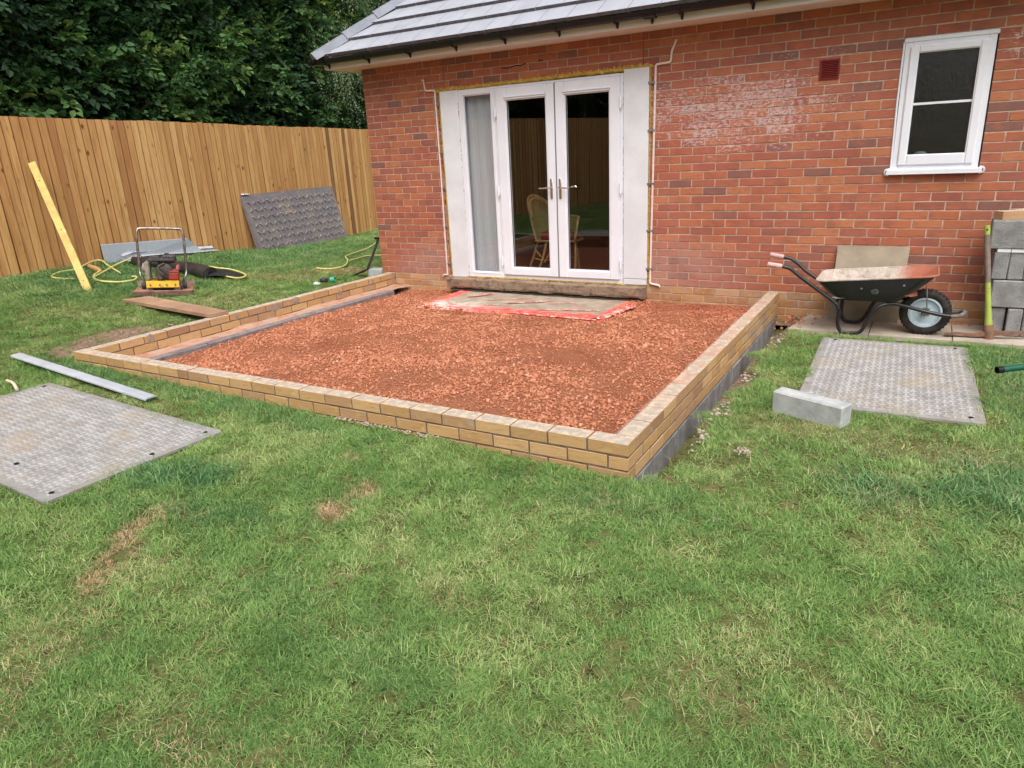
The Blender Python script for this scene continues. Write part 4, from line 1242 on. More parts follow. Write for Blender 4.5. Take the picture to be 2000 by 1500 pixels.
def fence(name, label, p0, p1, z0, z1, pitch, facing, root_label_cat='fence', hgt=2.25):
    p0, p1 = Vector(p0), Vector(p1); d = p1 - p0; L = d.length; d.normalize()
    root = empty(name, ((p0.x + p1.x) / 2, (p0.y + p1.y) / 2, ground(max((p0.x + p1.x) / 2, -6), 0)), label, 'fence')
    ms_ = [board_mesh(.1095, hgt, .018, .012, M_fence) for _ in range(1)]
    ang = math.atan2(d.y, d.x)
    n = int(L / pitch); panel = 0
    for i in range(n):
        t = (i + .5) * pitch; p = p0 + d * t; zt = z0 + (z1 - z0) * t / L
        if i % 16 == 0: panel = random.gauss(0, .004); pn = random.gauss(0, .004)
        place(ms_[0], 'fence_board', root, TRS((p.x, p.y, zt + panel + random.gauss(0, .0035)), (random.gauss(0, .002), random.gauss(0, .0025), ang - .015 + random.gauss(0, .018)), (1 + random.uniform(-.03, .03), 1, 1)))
    nrm = Vector((d.y, -d.x, 0)) * facing
    for dz in (.35, 1.0, 1.65):
        r = MB(); a = p0 - nrm * .035; b = p1 - nrm * .035
        r.tube([(a.x, a.y, z0 - dz), (b.x, b.y, z1 - dz)], .03, 4); r.build('rail', M_fence, root)
    k = 0
    while k * 16 * pitch <= L:
        p = p0 + d * (k * 16 * pitch) - nrm * .09
        q = MB(); q.bbox((p.x - .045, p.y - .045, -.6), (p.x + .045, p.y + .045, z0 + (z1 - z0) * k * 16 * pitch / L - .03), .004); q.build('post', M_fence, root); k += 1
    return root
fence('fence', 'orange stained close board timber fence along the left side of the lawn', (fence_x(-13.1), -13.1, 0), (fence_x(7.6), 7.6, 0), 2.14, 1.985, .1133, 1)
fence('fence', 'timber fence across the end of the garden, mirrored in the door glass', (-1.35, -13.15, 0), (10.8, -13.15, 0), 1.75, 1.75, .1133, -1)

def leaf_mat(name, stops, trans=.35, rough=.55):
    m = Mat(name, rough, .3)
    oi = m.N.new('ShaderNodeObjectInfo')
    a = m.math('ADD', m.math('MULTIPLY', oi.outputs['Random'], .55), m.math('MULTIPLY', m.geo('Random Per Island'), .45))
    tone = inst_attr(m, 'tone')
    a = m.math('ADD', m.math('MULTIPLY', a, .55), m.math('MULTIPLY', tone, .45))
    c = m.ramp(a, stops); m.color(c)
    tl = m.N.new('ShaderNodeBsdfTranslucent'); m.L(c, tl.inputs[0])
    mx = m.N.new('ShaderNodeMixShader'); mx.inputs[0].default_value = trans
    m.L(m.b.outputs[0], mx.inputs[1]); m.L(tl.outputs[0], mx.inputs[2]); m.L(mx.outputs[0], m.out.inputs[0])
    return m.m
M_beech = leaf_mat('hedge_leaf', [(.12, srgb(38, 60, 42)), (.35, srgb(56, 90, 54)), (.58, srgb(84, 122, 66)), (.75, srgb(126, 158, 82)), (.93, srgb(176, 190, 104))], .3)
M_small = leaf_mat('pale_small_leaf', [(.1, srgb(60, 88, 62)), (.4, srgb(96, 128, 90)), (.7, srgb(140, 164, 120)), (.9, srgb(178, 192, 150))], .35)
M_twig = plain('twig', srgb(72, 58, 44), .9, .1)
def sprigs(k, leafmat, nl, ll, lw, L, droop, fold=.35):
    out = []
    for i in range(k):
        mb = MB(); P = []
        for j in range(6):
            t = j / 5; P.append(Vector((L * t, .015 * math.sin(t * 5 + i), -droop * t * t * L)))
        mb.tube(P, [.003 * (1 - .7 * t / 5) for t in range(6)], 3, mi=1, cap=False)
        for q in range(nl):
            t = (q + .6) / nl; base = Vector((L * t, .015 * math.sin(t * 5 + i), -droop * t * t * L))
            side = -1 if q % 2 else 1
            ang = side * random.uniform(.5, 1.1) if q < nl - 1 else random.uniform(-.2, .2)
            pitch = random.uniform(-.5, .25) - droop * .5; roll = random.uniform(-.6, .6)
            l = ll * random.uniform(.7, 1.15); w = lw * random.uniform(.8, 1.1)
            R_ = Euler((roll, -pitch, ang)).to_matrix()
            pts = [(0, 0, 0), (.3, .44, 1), (.62, .42, 1), (1, 0, 0), (.62, -.42, 1), (.3, -.44, 1), (.3, 0, 0), (.62, 0, 0)]
            vs = [base + R_ @ Vector((p[0] * l + .012, p[1] * w, abs(p[1]) * w * fold - (p[0] ** 2) * l * .15)) for p in pts]
            mb.add(vs, [(0, 6, 1), (1, 6, 7, 2), (2, 7, 3), (0, 5, 6), (5, 4, 7, 6), (4, 3, 7)], 0)
        me = bpy.data.meshes.new('sprig'); me.from_pydata(mb.v, [], mb.f); me.materials.append(leafmat); me.materials.append(M_twig)
        me.polygons.foreach_set('material_index', mb.m)
        out.append(bpy.data.objects.new('sprig', me))
    return out
SPR = sprigs(7, M_beech, 9, .098, .070, .28, .25)
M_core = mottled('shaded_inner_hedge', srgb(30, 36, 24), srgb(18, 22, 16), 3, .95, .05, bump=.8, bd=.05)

def hedge(name, label, line, z_top, y0, y1, dens_fn, face):
    """line(t)->point on hedge foot, face: unit outward normal"""
    pass
def build_hedge():
    root = empty('hedge', (fence_x(0) - .9, 0, .1), 'tall dense dark green beech hedge rising behind the left fence', 'hedge')
    pts = []; rot = []; scl = []; tone = []
    def add(n, y0, y1, z0, z1, dlo, dhi, smin, smax):
        y = RNG.uniform(y0, y1, n); z = RNG.uniform(z0, z1, n)
        bulge = np.array([.38 * noise.noise((b * .9, c * .9, 3)) + .20 * noise.noise((b * 2.3, c * 2.3, 8)) for b, c in zip(y, z)])
        dep = RNG.uniform(dlo, dhi, n)
        x = (-3.3 - .184 * (y + 2.2)) - .55 + bulge - dep
        x = np.minimum(x, (-3.3 - .184 * (y + 2.2)) - .10)
        nz = np.array([noise.noise((b * 1.5, c * 1.5, 12)) for b, c in zip(y, z)])
        pts.append(np.column_stack([x, y, z]))
        rot.append(np.column_stack([RNG.normal(0, .5, n), RNG.normal(-.10, .45, n), RNG.normal(.15, .85, n)]))
        scl.append(RNG.uniform(smin, smax, n))
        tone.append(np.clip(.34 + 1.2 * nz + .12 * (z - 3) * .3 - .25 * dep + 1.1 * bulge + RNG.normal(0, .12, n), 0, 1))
    add(7500, -3.6, 8.4, 1.75, 5.6, 0, .35, .8, 1.3)
    add(4200, -3.6, 8.4, 1.75, 5.6, .35, .7, .8, 1.15)
    add(3000, -13.5, -3.6, 1.6, 5.4, 0, .5, 1.1, 1.6)
    pts = np.concatenate(pts); rot = np.concatenate(rot); scl = np.concatenate(scl); tone = np.concatenate(tone)
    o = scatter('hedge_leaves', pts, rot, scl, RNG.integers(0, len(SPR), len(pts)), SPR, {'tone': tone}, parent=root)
    o['kind'] = 'stuff'
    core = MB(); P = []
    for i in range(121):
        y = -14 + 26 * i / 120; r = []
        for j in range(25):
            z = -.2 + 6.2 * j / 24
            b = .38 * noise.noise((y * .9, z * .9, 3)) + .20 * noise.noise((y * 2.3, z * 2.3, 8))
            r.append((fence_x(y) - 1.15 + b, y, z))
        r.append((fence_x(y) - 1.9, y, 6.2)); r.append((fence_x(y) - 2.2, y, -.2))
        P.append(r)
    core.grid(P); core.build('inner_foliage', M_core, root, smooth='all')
    tr = MB()
    for y in np.arange(-13, 9, 1.4):
        x = fence_x(y) - 1.2
        tr.tube(spline([(x, y, -.2), (x + .1, y + .1, 2), (x + .3, y - .1, 4), (x + .25, y, 5.4)], 3), [.07] * 4 + [.05] * 3 + [.03] * 3, 6)
        for q in range(5):
            z = 1.8 + q * .75; a = random.uniform(-1, 1)
            tr.tube([(x + .1, y, z), (x + .55, y + a * .5, z + .35), (x + .8, y + a * .8, z + .55)], [.02, .012, .006], 4)
    tr.build('stems', M_twig, root)
build_hedge()

def leafy_tree(name, label, base, centre, rad3, n, spr, leaf_s, tone_b, droop_rot, trunk_r=.12, clumps=14, cat='tree', inner=.6):
    root = empty(name, base, label, cat)
    cl = [(Vector(centre) + Vector((random.gauss(0, .5) * rad3[0], random.gauss(0, .5) * rad3[1], random.gauss(0, .5) * rad3[2])), random.uniform(.28, .5)) for _ in range(clumps)]
    P = []; T = []
    while len(P) < n:
        c, s = random.choice(cl)
        v = Vector((random.gauss(0, 1), random.gauss(0, 1), random.gauss(0, 1))).normalized() * (random.random() ** inner)
        q = c + Vector((v.x * rad3[0] * s, v.y * rad3[1] * s, v.z * rad3[2] * s * .9))
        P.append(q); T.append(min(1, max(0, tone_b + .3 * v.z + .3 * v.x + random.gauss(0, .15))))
    o = scatter(name + '_leaves', np.array([tuple(p) for p in P]), np.column_stack([RNG.normal(0, .4, n), RNG.normal(droop_rot, .4, n), RNG.uniform(-3.14, 3.14, n)]), RNG.uniform(.8, 1.3, n) * leaf_s, RNG.integers(0, len(spr), n), spr, {'tone': np.array(T)}, parent=root)
    o.name = 'crown'; o['kind'] = 'stuff'
    t = MB(); b = Vector(base); c = Vector(centre)
    t.tube(spline([b, b.lerp(c, .4) + Vector((.1, .05, 0)), c + Vector((0, 0, rad3[2] * .3))], 5), [trunk_r * (1 - i / 13) for i in range(11)], 8)
    for (q, s) in cl:
        m0 = b.lerp(c, random.uniform(.5, .9)); t.tube([m0, m0.lerp(q, .5) + Vector((0, 0, .15)), q], [trunk_r * .35, trunk_r * .22, .012], 5)
    t.build('trunk', M_twig, root)
    return root
SML = sprigs(6, M_small, 16, .045, .020, .34, .9, .2)
leafy_tree('tree', 'small leaved pale green tree hanging over the fence beside the house roof', (-6.0, 6.4, -.1), (-5.35, 6.2, 3.9), (1.0, 1.9, 2.3), 4200, SML, 1.0, .78, .5, .13, 24)

# ------------------------------------------------------------------ wheelbarrow
wb = empty('wheelbarrow', (5.6, -.5, -.2), 'black wheelbarrow with dirty tray and pale blue wheel hub on the paving', 'wheelbarrow')
M_wbk = mottled('worn_black_paint', srgb(30, 30, 33), srgb(40, 39, 40), 6, .32, .5, bump=.1, spots=(srgb(110, 100, 92), 26, .70))
M_grip = mottled('dusty_pink_grip', srgb(212, 176, 172), srgb(192, 152, 148), 30, .7, .2, bump=.2)
frame = MB()
def sm_(pts, n=4): return spline(pts, n)
NEAR = [(5.0, -.74, .362), (5.065, -.73, .345), (5.14, -.72, .285), (5.30, -.705, .168), (5.42, -.69, .078), (5.456, -.685, .035), (5.470, -.68, -.02), (5.466, -.675, -.10), (5.485, -.67, -.165), (5.52, -.668, -.183), (5.60, -.664, -.183), (5.648, -.66, -.165), (5.68, -.655, -.09), (5.713, -.65, -.01), (5.76, -.64, .045), (5.82, -.62, .066), (5.89, -.60, .064), (6.07, -.565, .014), (6.19, -.55, -.012), (6.27, -.545, -.022)]
FAR = [(4.93, -.215, .362), (4.993, -.21, .345), (5.06, -.21, .30), (5.13, -.215, .24), (5.30, -.225, .13), (5.42, -.235, .06), (5.448, -.245, .0), (5.450, -.255, -.10), (5.475, -.262, -.165), (5.51, -.265, -.183), (5.58, -.268, -.183), (5.628, -.270, -.150), (5.665, -.275, -.08), (5.70, -.28, .0), (5.75, -.29, .05), (5.82, -.30, .066), (5.89, -.31, .064), (6.07, -.34, .014), (6.19, -.36, -.012), (6.27, -.375, -.022)]
frame.tube(sm_(NEAR), .0155, 10); frame.tube(sm_(FAR), .0155, 10)
frame.tube([(5.44, -.69, .06), (5.43, -.24, .06)], .012, 8); frame.tube([(5.80, -.62, .07), (5.80, -.30, .07)], .012, 8)
frame.tube([(5.47, -.70, .02), (5.46, -.67, -.1), (5.50, -.668, -.196), (5.52, -.668, -.197)], .013, 8)
frame.build('frame', M_wbk, wb, smooth=True)
lp = MB(); lp.tube(sm_([(6.27, -.545, -.022), (6.325, -.53, -.016), (6.355, -.50, -.004), (6.362, -.46, .0), (6.352, -.41, -.004), (6.32, -.385, -.016), (6.27, -.375, -.022)]), .017, 10); lp.build('front_loop', mottled('scuffed_loop', srgb(120, 112, 108), srgb(78, 72, 70), 20, .6, .4, bump=.2), wb, smooth=True)
for P in (((4.885, -.745, .378), (5.005, -.74, .361)), ((4.806, -.215, .382), (4.93, -.215, .362))):
    a_, b_ = Vector(P[0]), Vector(P[1]); g = MB(); g.tube([a_, a_.lerp(b_, .04), a_.lerp(b_, .96), b_], [.012, .0205, .0205, .0165], 12); g.build('grip', M_grip, wb, smooth=True)
def rrect(x0, x1, y0, y1, z0, z1, r, n=6, nose=0.0):
    """rounded rectangle loop, z from z0 (rear) to z1 (front); nose pushes the front edge out in the middle"""
    out = []
    for (cx, cy, a0) in ((x1 - r, y0 + r, -90), (x1 - r, y1 - r, 0), (x0 + r, y1 - r, 90), (x0 + r, y0 + r, 180)):
        for k in range(n + 1):
            a = rad(a0 + 90 * k / n); x = cx + r * math.cos(a); y = cy + r * math.sin(a)
            t = (x - x0) / (x1 - x0); w = max(0, 1 - ((y - (y0 + y1) / 2) / ((y1 - y0) / 2)) ** 2)
            x += nose * w * max(0, t - .5) * 2
            out.append((x, y, z0 + (z1 - z0) * t))
    return out
rim = rrect(5.275, 6.12, -.745, -.195, .250, .322, .075, nose=.05)
rin = rrect(5.282, 6.112, -.738, -.202, .252, .324, .072, nose=.05)
bot = rrect(5.435, 5.885, -.645, -.305, .082, .086, .06)
mid = [tuple(np.array(a) * .5 + np.array(b) * .5 + np.array((0, 0, -.010))) for a, b in zip(rim, bot)]
tray = MB(); n = len(rim)
tray.grid([bot + [bot[0]], mid + [mid[0]], rim + [rim[0]]]); tray.add(bot, [tuple(range(n))])
tray.build('tray', M_wbk, wb, smooth='all')
mi_ = Mat('cement_crusted_tray', .9, .2)
nn = mi_.noise(mi_.pos(), 14, 7, .7)
c = mi_.ramp(nn, [(.3, srgb(150, 138, 128)), (.5, srgb(190, 176, 164)), (.68, srgb(206, 196, 186))])
c = mi_.mix(mi_.step(mi_.math('ADD', mi_.xyz(mi_.pos())[0], mi_.math('MULTIPLY', nn, .3)), 5.98, 6.12), c, srgb(172, 108, 86)); mi_.color(c); mi_.bump(mi_.noise(mi_.pos(), 60, 6, .7), .9, .008)
M_tin = mi_.m
tin = MB(); up = lambda L, z, s=1.0: [(p[0], p[1], p[2] + z) for p in L]
cen = np.mean(np.array(bot), axis=0)
mid2 = [tuple(np.array(a) * .45 + np.array(b) * .55 + np.array((0, 0, .004))) for a, b in zip(rin, bot)]
bot2 = [tuple(cen + (np.array(b) - cen) * .97 + np.array((0, 0, .006))) for b in bot]
tin.grid([up(bot2, 0) + [up(bot2, 0)[0]], mid2 + [mid2[0]], rin + [rin[0]]]); tin.add(up(bot2, 0), [tuple(range(n))])
tin.build('tray_lining', M_tin, wb, smooth='all')
lip = MB(); lip.tube(rim, .0085, 8, closed=True); lip.build('rim', M_tin, wb, smooth=True)
heap = MB(); P = []
for i in range(15):
    r = []
    for j in range(15):
        x = 5.40 + .62 * i / 14; y = -.66 + .40 * j / 14
        e = min(i, 14 - i, j, 14 - j) / 4
        z = .10 + .12 * min(1, e) * (.8 + .5 * noise.noise((x * 8, y * 8, 1))) + .05 * (i / 14)
        r.append((x, y, z + .012 * noise.noise((x * 30, y * 30, 3))))
    P.append(r)
heap.grid(P); heap.build('dried_mortar', M_tin, wb, smooth='all')
bg = MB(); bg.tube([(5.72, -.6975, .178), (5.72, -.7003, .1766)], .028, 18); bg.build('badge', mottled('worn_grey_badge', srgb(120, 120, 122), srgb(52, 52, 54), 60, .7, .3, bump=0), wb)
for (x_, y_, z_) in ((5.44, -.69, .062), (5.80, -.62, .074), (5.62, -.70, .20), (5.92, -.712, .24)):
    q_ = MB(); q_.lathe([(0, -.006), (.007, -.005), (.010, -.001), (.010, .004)], (x_, y_ - .006, z_), 'Y', 10); q_.build('bolt', M_galv, wb)
# wheel
wc = Vector((6.09, -.46, -.014)); RX = Matrix.Rotation(rad(-2), 4, 'Z')
ty = MB(); prof = [(.118, -.034), (.128, -.044), (.15, -.048), (.170, -.044), (.182, -.030), (.1855, -.010), (.1855, .010), (.182, .030), (.170, .044), (.15, .048), (.128, .044), (.118, .034)]
ty.lathe(prof, wc, 'Y', 48, caps=False)
for k in range(36):
    a = 2 * math.pi * k / 36
    for sy in (-1, 1):
        c = wc + Vector((math.cos(a) * .183, sy * .026, math.sin(a) * .183))
        ty.bbox((-.005, -.016, -.004), (.004, .016, .004), .001, M=Matrix.Translation(c) @ Matrix.Rotation(-a, 4, 'Y') @ Matrix.Rotation(sy * .5, 4, 'X'))
wheel = as_parent(ty.build('wheel', mottled('dusty_rubber', srgb(38, 37, 37), srgb(66, 58, 54), 16, .85, .2, bump=.3), wb, smooth=45))
rm_ = MB(); rm_.lathe([(.0, -.012), (.03, -.012), (.035, -.022), (.070, -.016), (.095, -.020), (.108, -.040), (.122, -.040), (.122, .040), (.108, .040), (.095, .020), (.03, .022), (.0, .02)], wc, 'Y', 48)
rm_.build('rim', mottled('pale_blue_enamel', srgb(196, 212, 222), srgb(178, 194, 204), 8, .4, .4, bump=.05, spots=(srgb(150, 130, 116), 18, .70)), wheel, smooth=30)
hb = MB(); hb.lathe([(0, -.060), (.014, -.060), (.020, -.056), (.020, -.02), (.020, .056), (.014, .06), (0, .06)], wc, 'Y', 16); hb.bbox((wc.x - .026, wc.y - .054, wc.z - .018), (wc.x + .020, wc.y - .047, wc.z + .024), .003)
hb.build('hub', M_wbk, wheel, smooth=30)
st = MB()
for sy in (-.085, .085):
    st.tube(sm_([(6.075, wc.y + sy * 1.0, .255), (6.085, wc.y + sy * 1.05, .15), (6.10, wc.y + sy * .75, .015)], 4), .006, 6)
    st.bbox((6.07, wc.y + sy * .78 - .003, -.035), (6.12, wc.y + sy * .78 + .003, .035), .002)
st.build('stay', M_galv, wb, smooth=True)

# sheet leaning on the wall behind it
bd = MB(); q = [(5.335, -.150, -.198), (5.895, -.135, -.198), (5.920, -.030, .447), (5.355, -.040, .450)]
nrm = (Vector(q[1]) - Vector(q[0])).cross(Vector(q[3]) - Vector(q[0])).normalized()
bd.slab(q, nrm * -.022)
bd = bd.build('paving_slab', mottled('weathered_slab', srgb(172, 158, 138), srgb(152, 140, 122), 6, .9, .15, bump=.4, bd=.003, spots=(srgb(196, 150, 120), 3, .66), fine=20)); tag(bd, 'square grey beige slab leaning on the brick wall behind the wheelbarrow', 'slab')

# ------------------------------------------------------------------ stack of concrete blocks and bricks beside the wall
G_bl = 'concrete blocks in the stack at the house wall'
def block(lo, hi, label, mat=None, name='concrete_block', rz=0.0, group=None, b=.007, jit=.002):
    lo, hi = Vector(lo), Vector(hi); c = (lo + hi) / 2; h = (hi - lo) / 2
    mb = MB(); mb.bbox(-h, h, b, jit=jit)
    o = mb.build(name, mat or M_block); o.location = c; o.rotation_euler = (0, 0, rz)
    return tag(o, label, 'block', group)
YB0, YB1 = -.33, -.03
block((6.545, YB0, -.196), (6.640, YB1, .022), 'grey block standing on end at the left of the bottom course of the stack', group=G_bl)
block((6.652, YB0 - .03, -.196), (6.752, YB1, .024), 'paler grey block on end, second from left at the bottom of the stack', group=G_bl)
block((6.758, YB0 - .02, -.196), (6.858, YB1, .024), 'grey block on end, third from left in the bottom course at the frame edge', group=G_bl)
block((6.522, YB0 - .015, .030), (6.960, -.10, .245), 'wide grey block lying across the second course of the stack', group=G_bl, rz=.01)
block((6.505, YB0 - .01, .251), (6.605, YB1, .462), 'grey block on end with whitish top edge, left in the third course', group=G_bl)
block((6.609, YB0 - .005, .251), (6.709, YB1, .464), 'grey block on end with whitish top edge, second in the third course', group=G_bl)
block((6.713, YB0 - .01, .251), (6.813, YB1, .462), 'grey block on end, third from the left in the third course', group=G_bl)
block((6.864, YB0 - .01, -.196), (6.962, YB1, .023), 'grey block on end at the right end of the bottom course of the stack', group=G_bl)
block((6.817, YB0 - .01, .251), (6.915, YB1, .462), 'grey block on end, last of the third course, out at the right', group=G_bl)
block((6.463, YB0 - .02, .490), (6.903, -.10, .705), 'wide dark grey block topmost of the stack under the loose bricks', group=G_bl, rz=-.012)
for i, (a, b) in enumerate(((6.52, 6.606), (6.610, 6.710), (6.714, 6.80))):
    c = MB(); c.box((a, YB0 - .012, .463), (b, -.05, .489)); o = c.build('mortar_strip', M_board); tag(o, ['left', 'middle', 'right'][i] + ' white foam spacer strip between the top two block courses', 'spacer')
for (c, rz, lb) in (((6.585, -.245, .7385), .50, 'golden buff brick lying front left on top of the block stack'), ((6.70, -.10, .7385), .45, 'second golden buff brick on the block stack, behind the first')):
    o = bpy.data.objects.new('buff_brick', DV[0]); COL.objects.link(o); o.location = c; o.rotation_euler = (0, 0, rz); tag(o, lb, 'brick', 'loose bricks on the block stack')

# pickaxe -----------------------------------------------------------------
pk = empty('pickaxe', (6.5, -.45, -.19), 'rusty pickaxe with lime green and grey handle leaning on the block stack', 'pickaxe')
A, B = Vector((6.548, -.475, -.198)), Vector((6.425, -.350, .668)); d = B - A
M_lime = mottled('lime_green_sleeve', srgb(168, 182, 84), srgb(148, 162, 76), 8, .5, .35, bump=.1, spots=(srgb(120, 112, 90), 22, .68))
hh = MB(); hh.tube([A + d * t for t in (.10, .16, .30, .45, .50)], [.030, .026, .021, .020, .0195], 12); hh.build('lower_sleeve', M_lime, pk, smooth=True)
hh = MB(); hh.tube([A + d * t for t in (.50, .56, .57, .88, .92)], [.0190, .0190, .0205, .0205, .0190], 12); hh.build('grip', mottled('worn_grey_grip', srgb(136, 122, 110), srgb(112, 100, 92), 14, .8, .2, bump=.2), pk, smooth=True)
hh = MB(); hh.tube([A + d * t for t in (.92, .96, .995, 1.0)], [.019, .020, .022, .014], 12); e = A + d * .965; hh.build('end_cap', M_lime, pk, smooth=True)
hh = MB(); hh.tube([e + Vector((0, -.021, .0)), e + Vector((0, -.0225, 0))], .007, 10); hh.build('eyelet', M_dark, pk)
M_rust = mottled('rusty_iron', srgb(146, 110, 90), srgb(116, 88, 76), 12, .85, .3, .2, bump=.5, bd=.004)
hd_ = MB()
hc = A + d * .055
hd_.tube([hc - d * .075, hc - d * .05, hc + d * .03, hc + d * .07], [.030, .036, .037, .034], 12)
def arm(pts, ws, hs):
    P = []
    for p, w, h in zip(pts, ws, hs):
        p = Vector(p); P.append([p + Vector((0, -w, -h)), p + Vector((0, w, -h)), p + Vector((0, w, h)), p + Vector((0, -w, h)), p + Vector((0, -w, -h))])
    hd_.grid(P); hd_.add(P[0][:4], [(0, 1, 2, 3)]); hd_.add(P[-1][:4], [(3, 2, 1, 0)])
arm([hc, (6.44, -.478, -.176), (6.33, -.485, -.170), (6.245, -.495, -.180)], [.022, .020, .026, .034], [.022, .010, .006, .002])
arm([hc, (6.66, -.45, -.150), (6.80, -.42, -.140), (6.93, -.40, -.150), (7.02, -.38, -.180)], [.022, .016, .013, .010, .003], [.022, .014, .012, .010, .003])
hd_.build('head', M_rust, pk, smooth=50)

# ------------------------------------------------------------------ loose aircrete block on the lawn
ab = MB(); ab.bbox((-.22, -.055, -.07), (.22, .055, .07), .009, jit=.003)
ab = ab.build('concrete_block', M_block_lt); ab.location = (5.545, -2.745, -.140); ab.rotation_euler = (.01, .0, rad(-21.5)); tag(ab, 'pale grey block lying on the lawn at the corner of the ribbed mat', 'block')

# ------------------------------------------------------------------ ground mats
def mat_mat(name, worn, dust):
    m = Mat(name, .75, .25)
    n = m.noise(m.obj(), 2.2, 6, .68); n2 = m.noise(m.obj(), 9, 6, .7)
    c = m.mix(m.step(n2, .3, .7), worn[0], worn[1])
    c = m.mix(m.math('MULTIPLY', m.step(n, .46, .66), .7), c, dust[0])
    c = m.mix(m.math('MULTIPLY', m.step(m.noise(m.obj(), 1.3, 5, .7, 0), .56, .70), .6), c, dust[1])
    c = m.mix(m.math('MULTIPLY', m.step(m.noise(m.obj(), 38, 4, .6), .62, .72), .5), c, srgb(104, 96, 90))
    m.color(c); m.bump(n2, .3, .004); return m.m
M_mat = mat_mat('scuffed_grey_mat', (srgb(158, 155, 152), srgb(128, 126, 124)), (srgb(158, 146, 128), srgb(120, 112, 104)))
M_matr = mat_mat('scuffed_mat_ridge', (srgb(186, 184, 182), srgb(150, 148, 146)), (srgb(170, 156, 138), srgb(132, 122, 112)))
M_matd = plain('mat_hole', srgb(24, 24, 26), .9, .1)
def ground_mat(label, A, B, D, th, pitch, holes, kind=0):
    """A origin, B end of the long (u) side, D end of the v side"""
    A, B, D = Vector(A), Vector(B), Vector(D); U = B - A; V = D - A; V = V - U * (V.dot(U) / U.length_squared); W = U.cross(V).normalized()
    if W.z < 0: W = -W
    lu, lv = U.length, V.length; U.normalize(); V.normalize()
    root = empty('ground_mat', A + U * lu / 2 + V * lv / 2, label, 'ground mat')
    M = Matrix(((U.x, V.x, W.x, A.x), (U.y, V.y, W.y, A.y), (U.z, V.z, W.z, A.z), (0, 0, 0, 1)))
    b = MB()
    cut = .02
    oc = [(cut, 0), (lu - cut, 0), (lu, cut), (lu, lv - cut), (lu - cut, lv), (cut, lv), (0, lv - cut), (0, cut)]
    b.slab([(x, y, -th) for x, y in oc], (0, 0, th))
    o = b.build('panel', M_mat, root); o.matrix_basis = M
    t = MB(); mgn = .045
    nu, nv = int((lu - 2 * mgn) / pitch), int((lv - 2 * mgn) / pitch)
    for i in range(nu):
        for j in range(nv):
            x = mgn + (i + .5) * (lu - 2 * mgn) / nu; y = mgn + (j + .5) * (lv - 2 * mgn) / nv
            if kind == 0:
                a = pitch * .43; w = pitch * .10
                if (i + j) % 2: q = [(x - a, y - w * 1.6), (x + a, y - w * 1.6), (x + a, y + w * 1.6), (x - a, y + w * 1.6)]
                else: q = [(x - w * 1.6, y - a), (x + w * 1.6, y - a), (x + w * 1.6, y + a), (x - w * 1.6, y + a)]
            else:
                a = pitch * .33; s = 1 if (i + j) % 2 else -1; w = pitch * .11
                dx, dy = a * .75, a * .75 * s; nx_, ny_ = -dy / a * w / .75 * .75, dx / a * w
                q = [(x - dx + nx_, y - dy + ny_), (x - dx - nx_, y - dy - ny_), (x + dx - nx_, y + dy - ny_), (x + dx + nx_, y + dy + ny_)]
            h = .003 if kind == 0 else .017
            lo = [(p[0], p[1], .0) for p in q]; c = (x, y); hi = [(c[0] + (p[0] - c[0]) * .8, c[1] + (p[1] - c[1]) * .8, h) for p in q]
            t.add(lo + hi, [(4, 5, 6, 7), (0, 1, 5, 4), (1, 2, 6, 5), (2, 3, 7, 6), (3, 0, 4, 7)])
    o = t.build('tread', M_matr, root, kind='stuff'); o.matrix_basis = M
    for (hx, hy) in holes:
        hmb = MB(); hmb.lathe([(.014, .0015), (.0, .0018)], (0, 0, 0), 'Z', 14)
        x = hx if hx >= 0 else lu + hx; y = hy if hy >= 0 else lv + hy
        hmb.v = [(v[0] + x, v[1] + y, v[2] + .0035) for v in hmb.v]
        o = hmb.build('hole', M_matd, root); o.matrix_basis = M
    return root
ground_mat('grey ribbed ground mat on the lawn at the left edge of the picture', (2.487, -4.483, -.125), (.47, -4.422, -.083), (2.486, -5.502, -.122), .014, .040, [(.07, .07), (.07, -.07), (-.07, .07), (-.07, -.07), (.62, .86), (.06, .42)], 0)
ground_mat('light grey ribbed ground mat on the lawn in front of the wheelbarrow', (5.385, -.874, -.188), (5.430, -2.555, -.188), (6.392, -.812, -.188), .014, .040, [(.06, .10), (.06, -.08), (-.08, -.07), (-.08, .08)], 0)
# the big mat leaning on the fence
M_dmat = mat_mat('dusty_dark_mat', (srgb(132, 124, 124), srgb(108, 104, 110)), (srgb(156, 140, 130), srgb(98, 98, 106)))
M_dmr = mat_mat('dusty_dark_ridge', (srgb(142, 134, 134), srgb(116, 112, 118)), (srgb(166, 150, 140), srgb(106, 106, 114)))
M_mat, M_matr, _sv = M_dmat, M_dmr, (M_mat, M_matr)
lm = ground_mat('dark herringbone tread mat leaning against the fence', (-3.645, 1.209, -.05), (-3.936, 3.63, -.05), (-3.878, 1.18, .894), .03, .112, [(.10, -.10), (-.10, -.10)], 1)
M_mat, M_matr = _sv
lm2 = MB(); lm2.slab([(-3.690, 1.18, -.04), (-3.990, 3.66, -.04), (-4.205, 3.63, .925), (-3.905, 1.15, .925)], (-.012, 0, -.003))
lm2 = lm2.build('ground_mat', M_dmat); tag(lm2, 'second dark mat mostly hidden behind the one leaning on the fence', 'ground mat')
sp = MB(); blobm(sp, (-3.905, 1.24, .932), (.03, .07, .014)); blobm(sp, (-3.905, 1.33, .93), (.02, .04, .01)); sp.build('mortar_splash', M_board, lm, smooth=True)

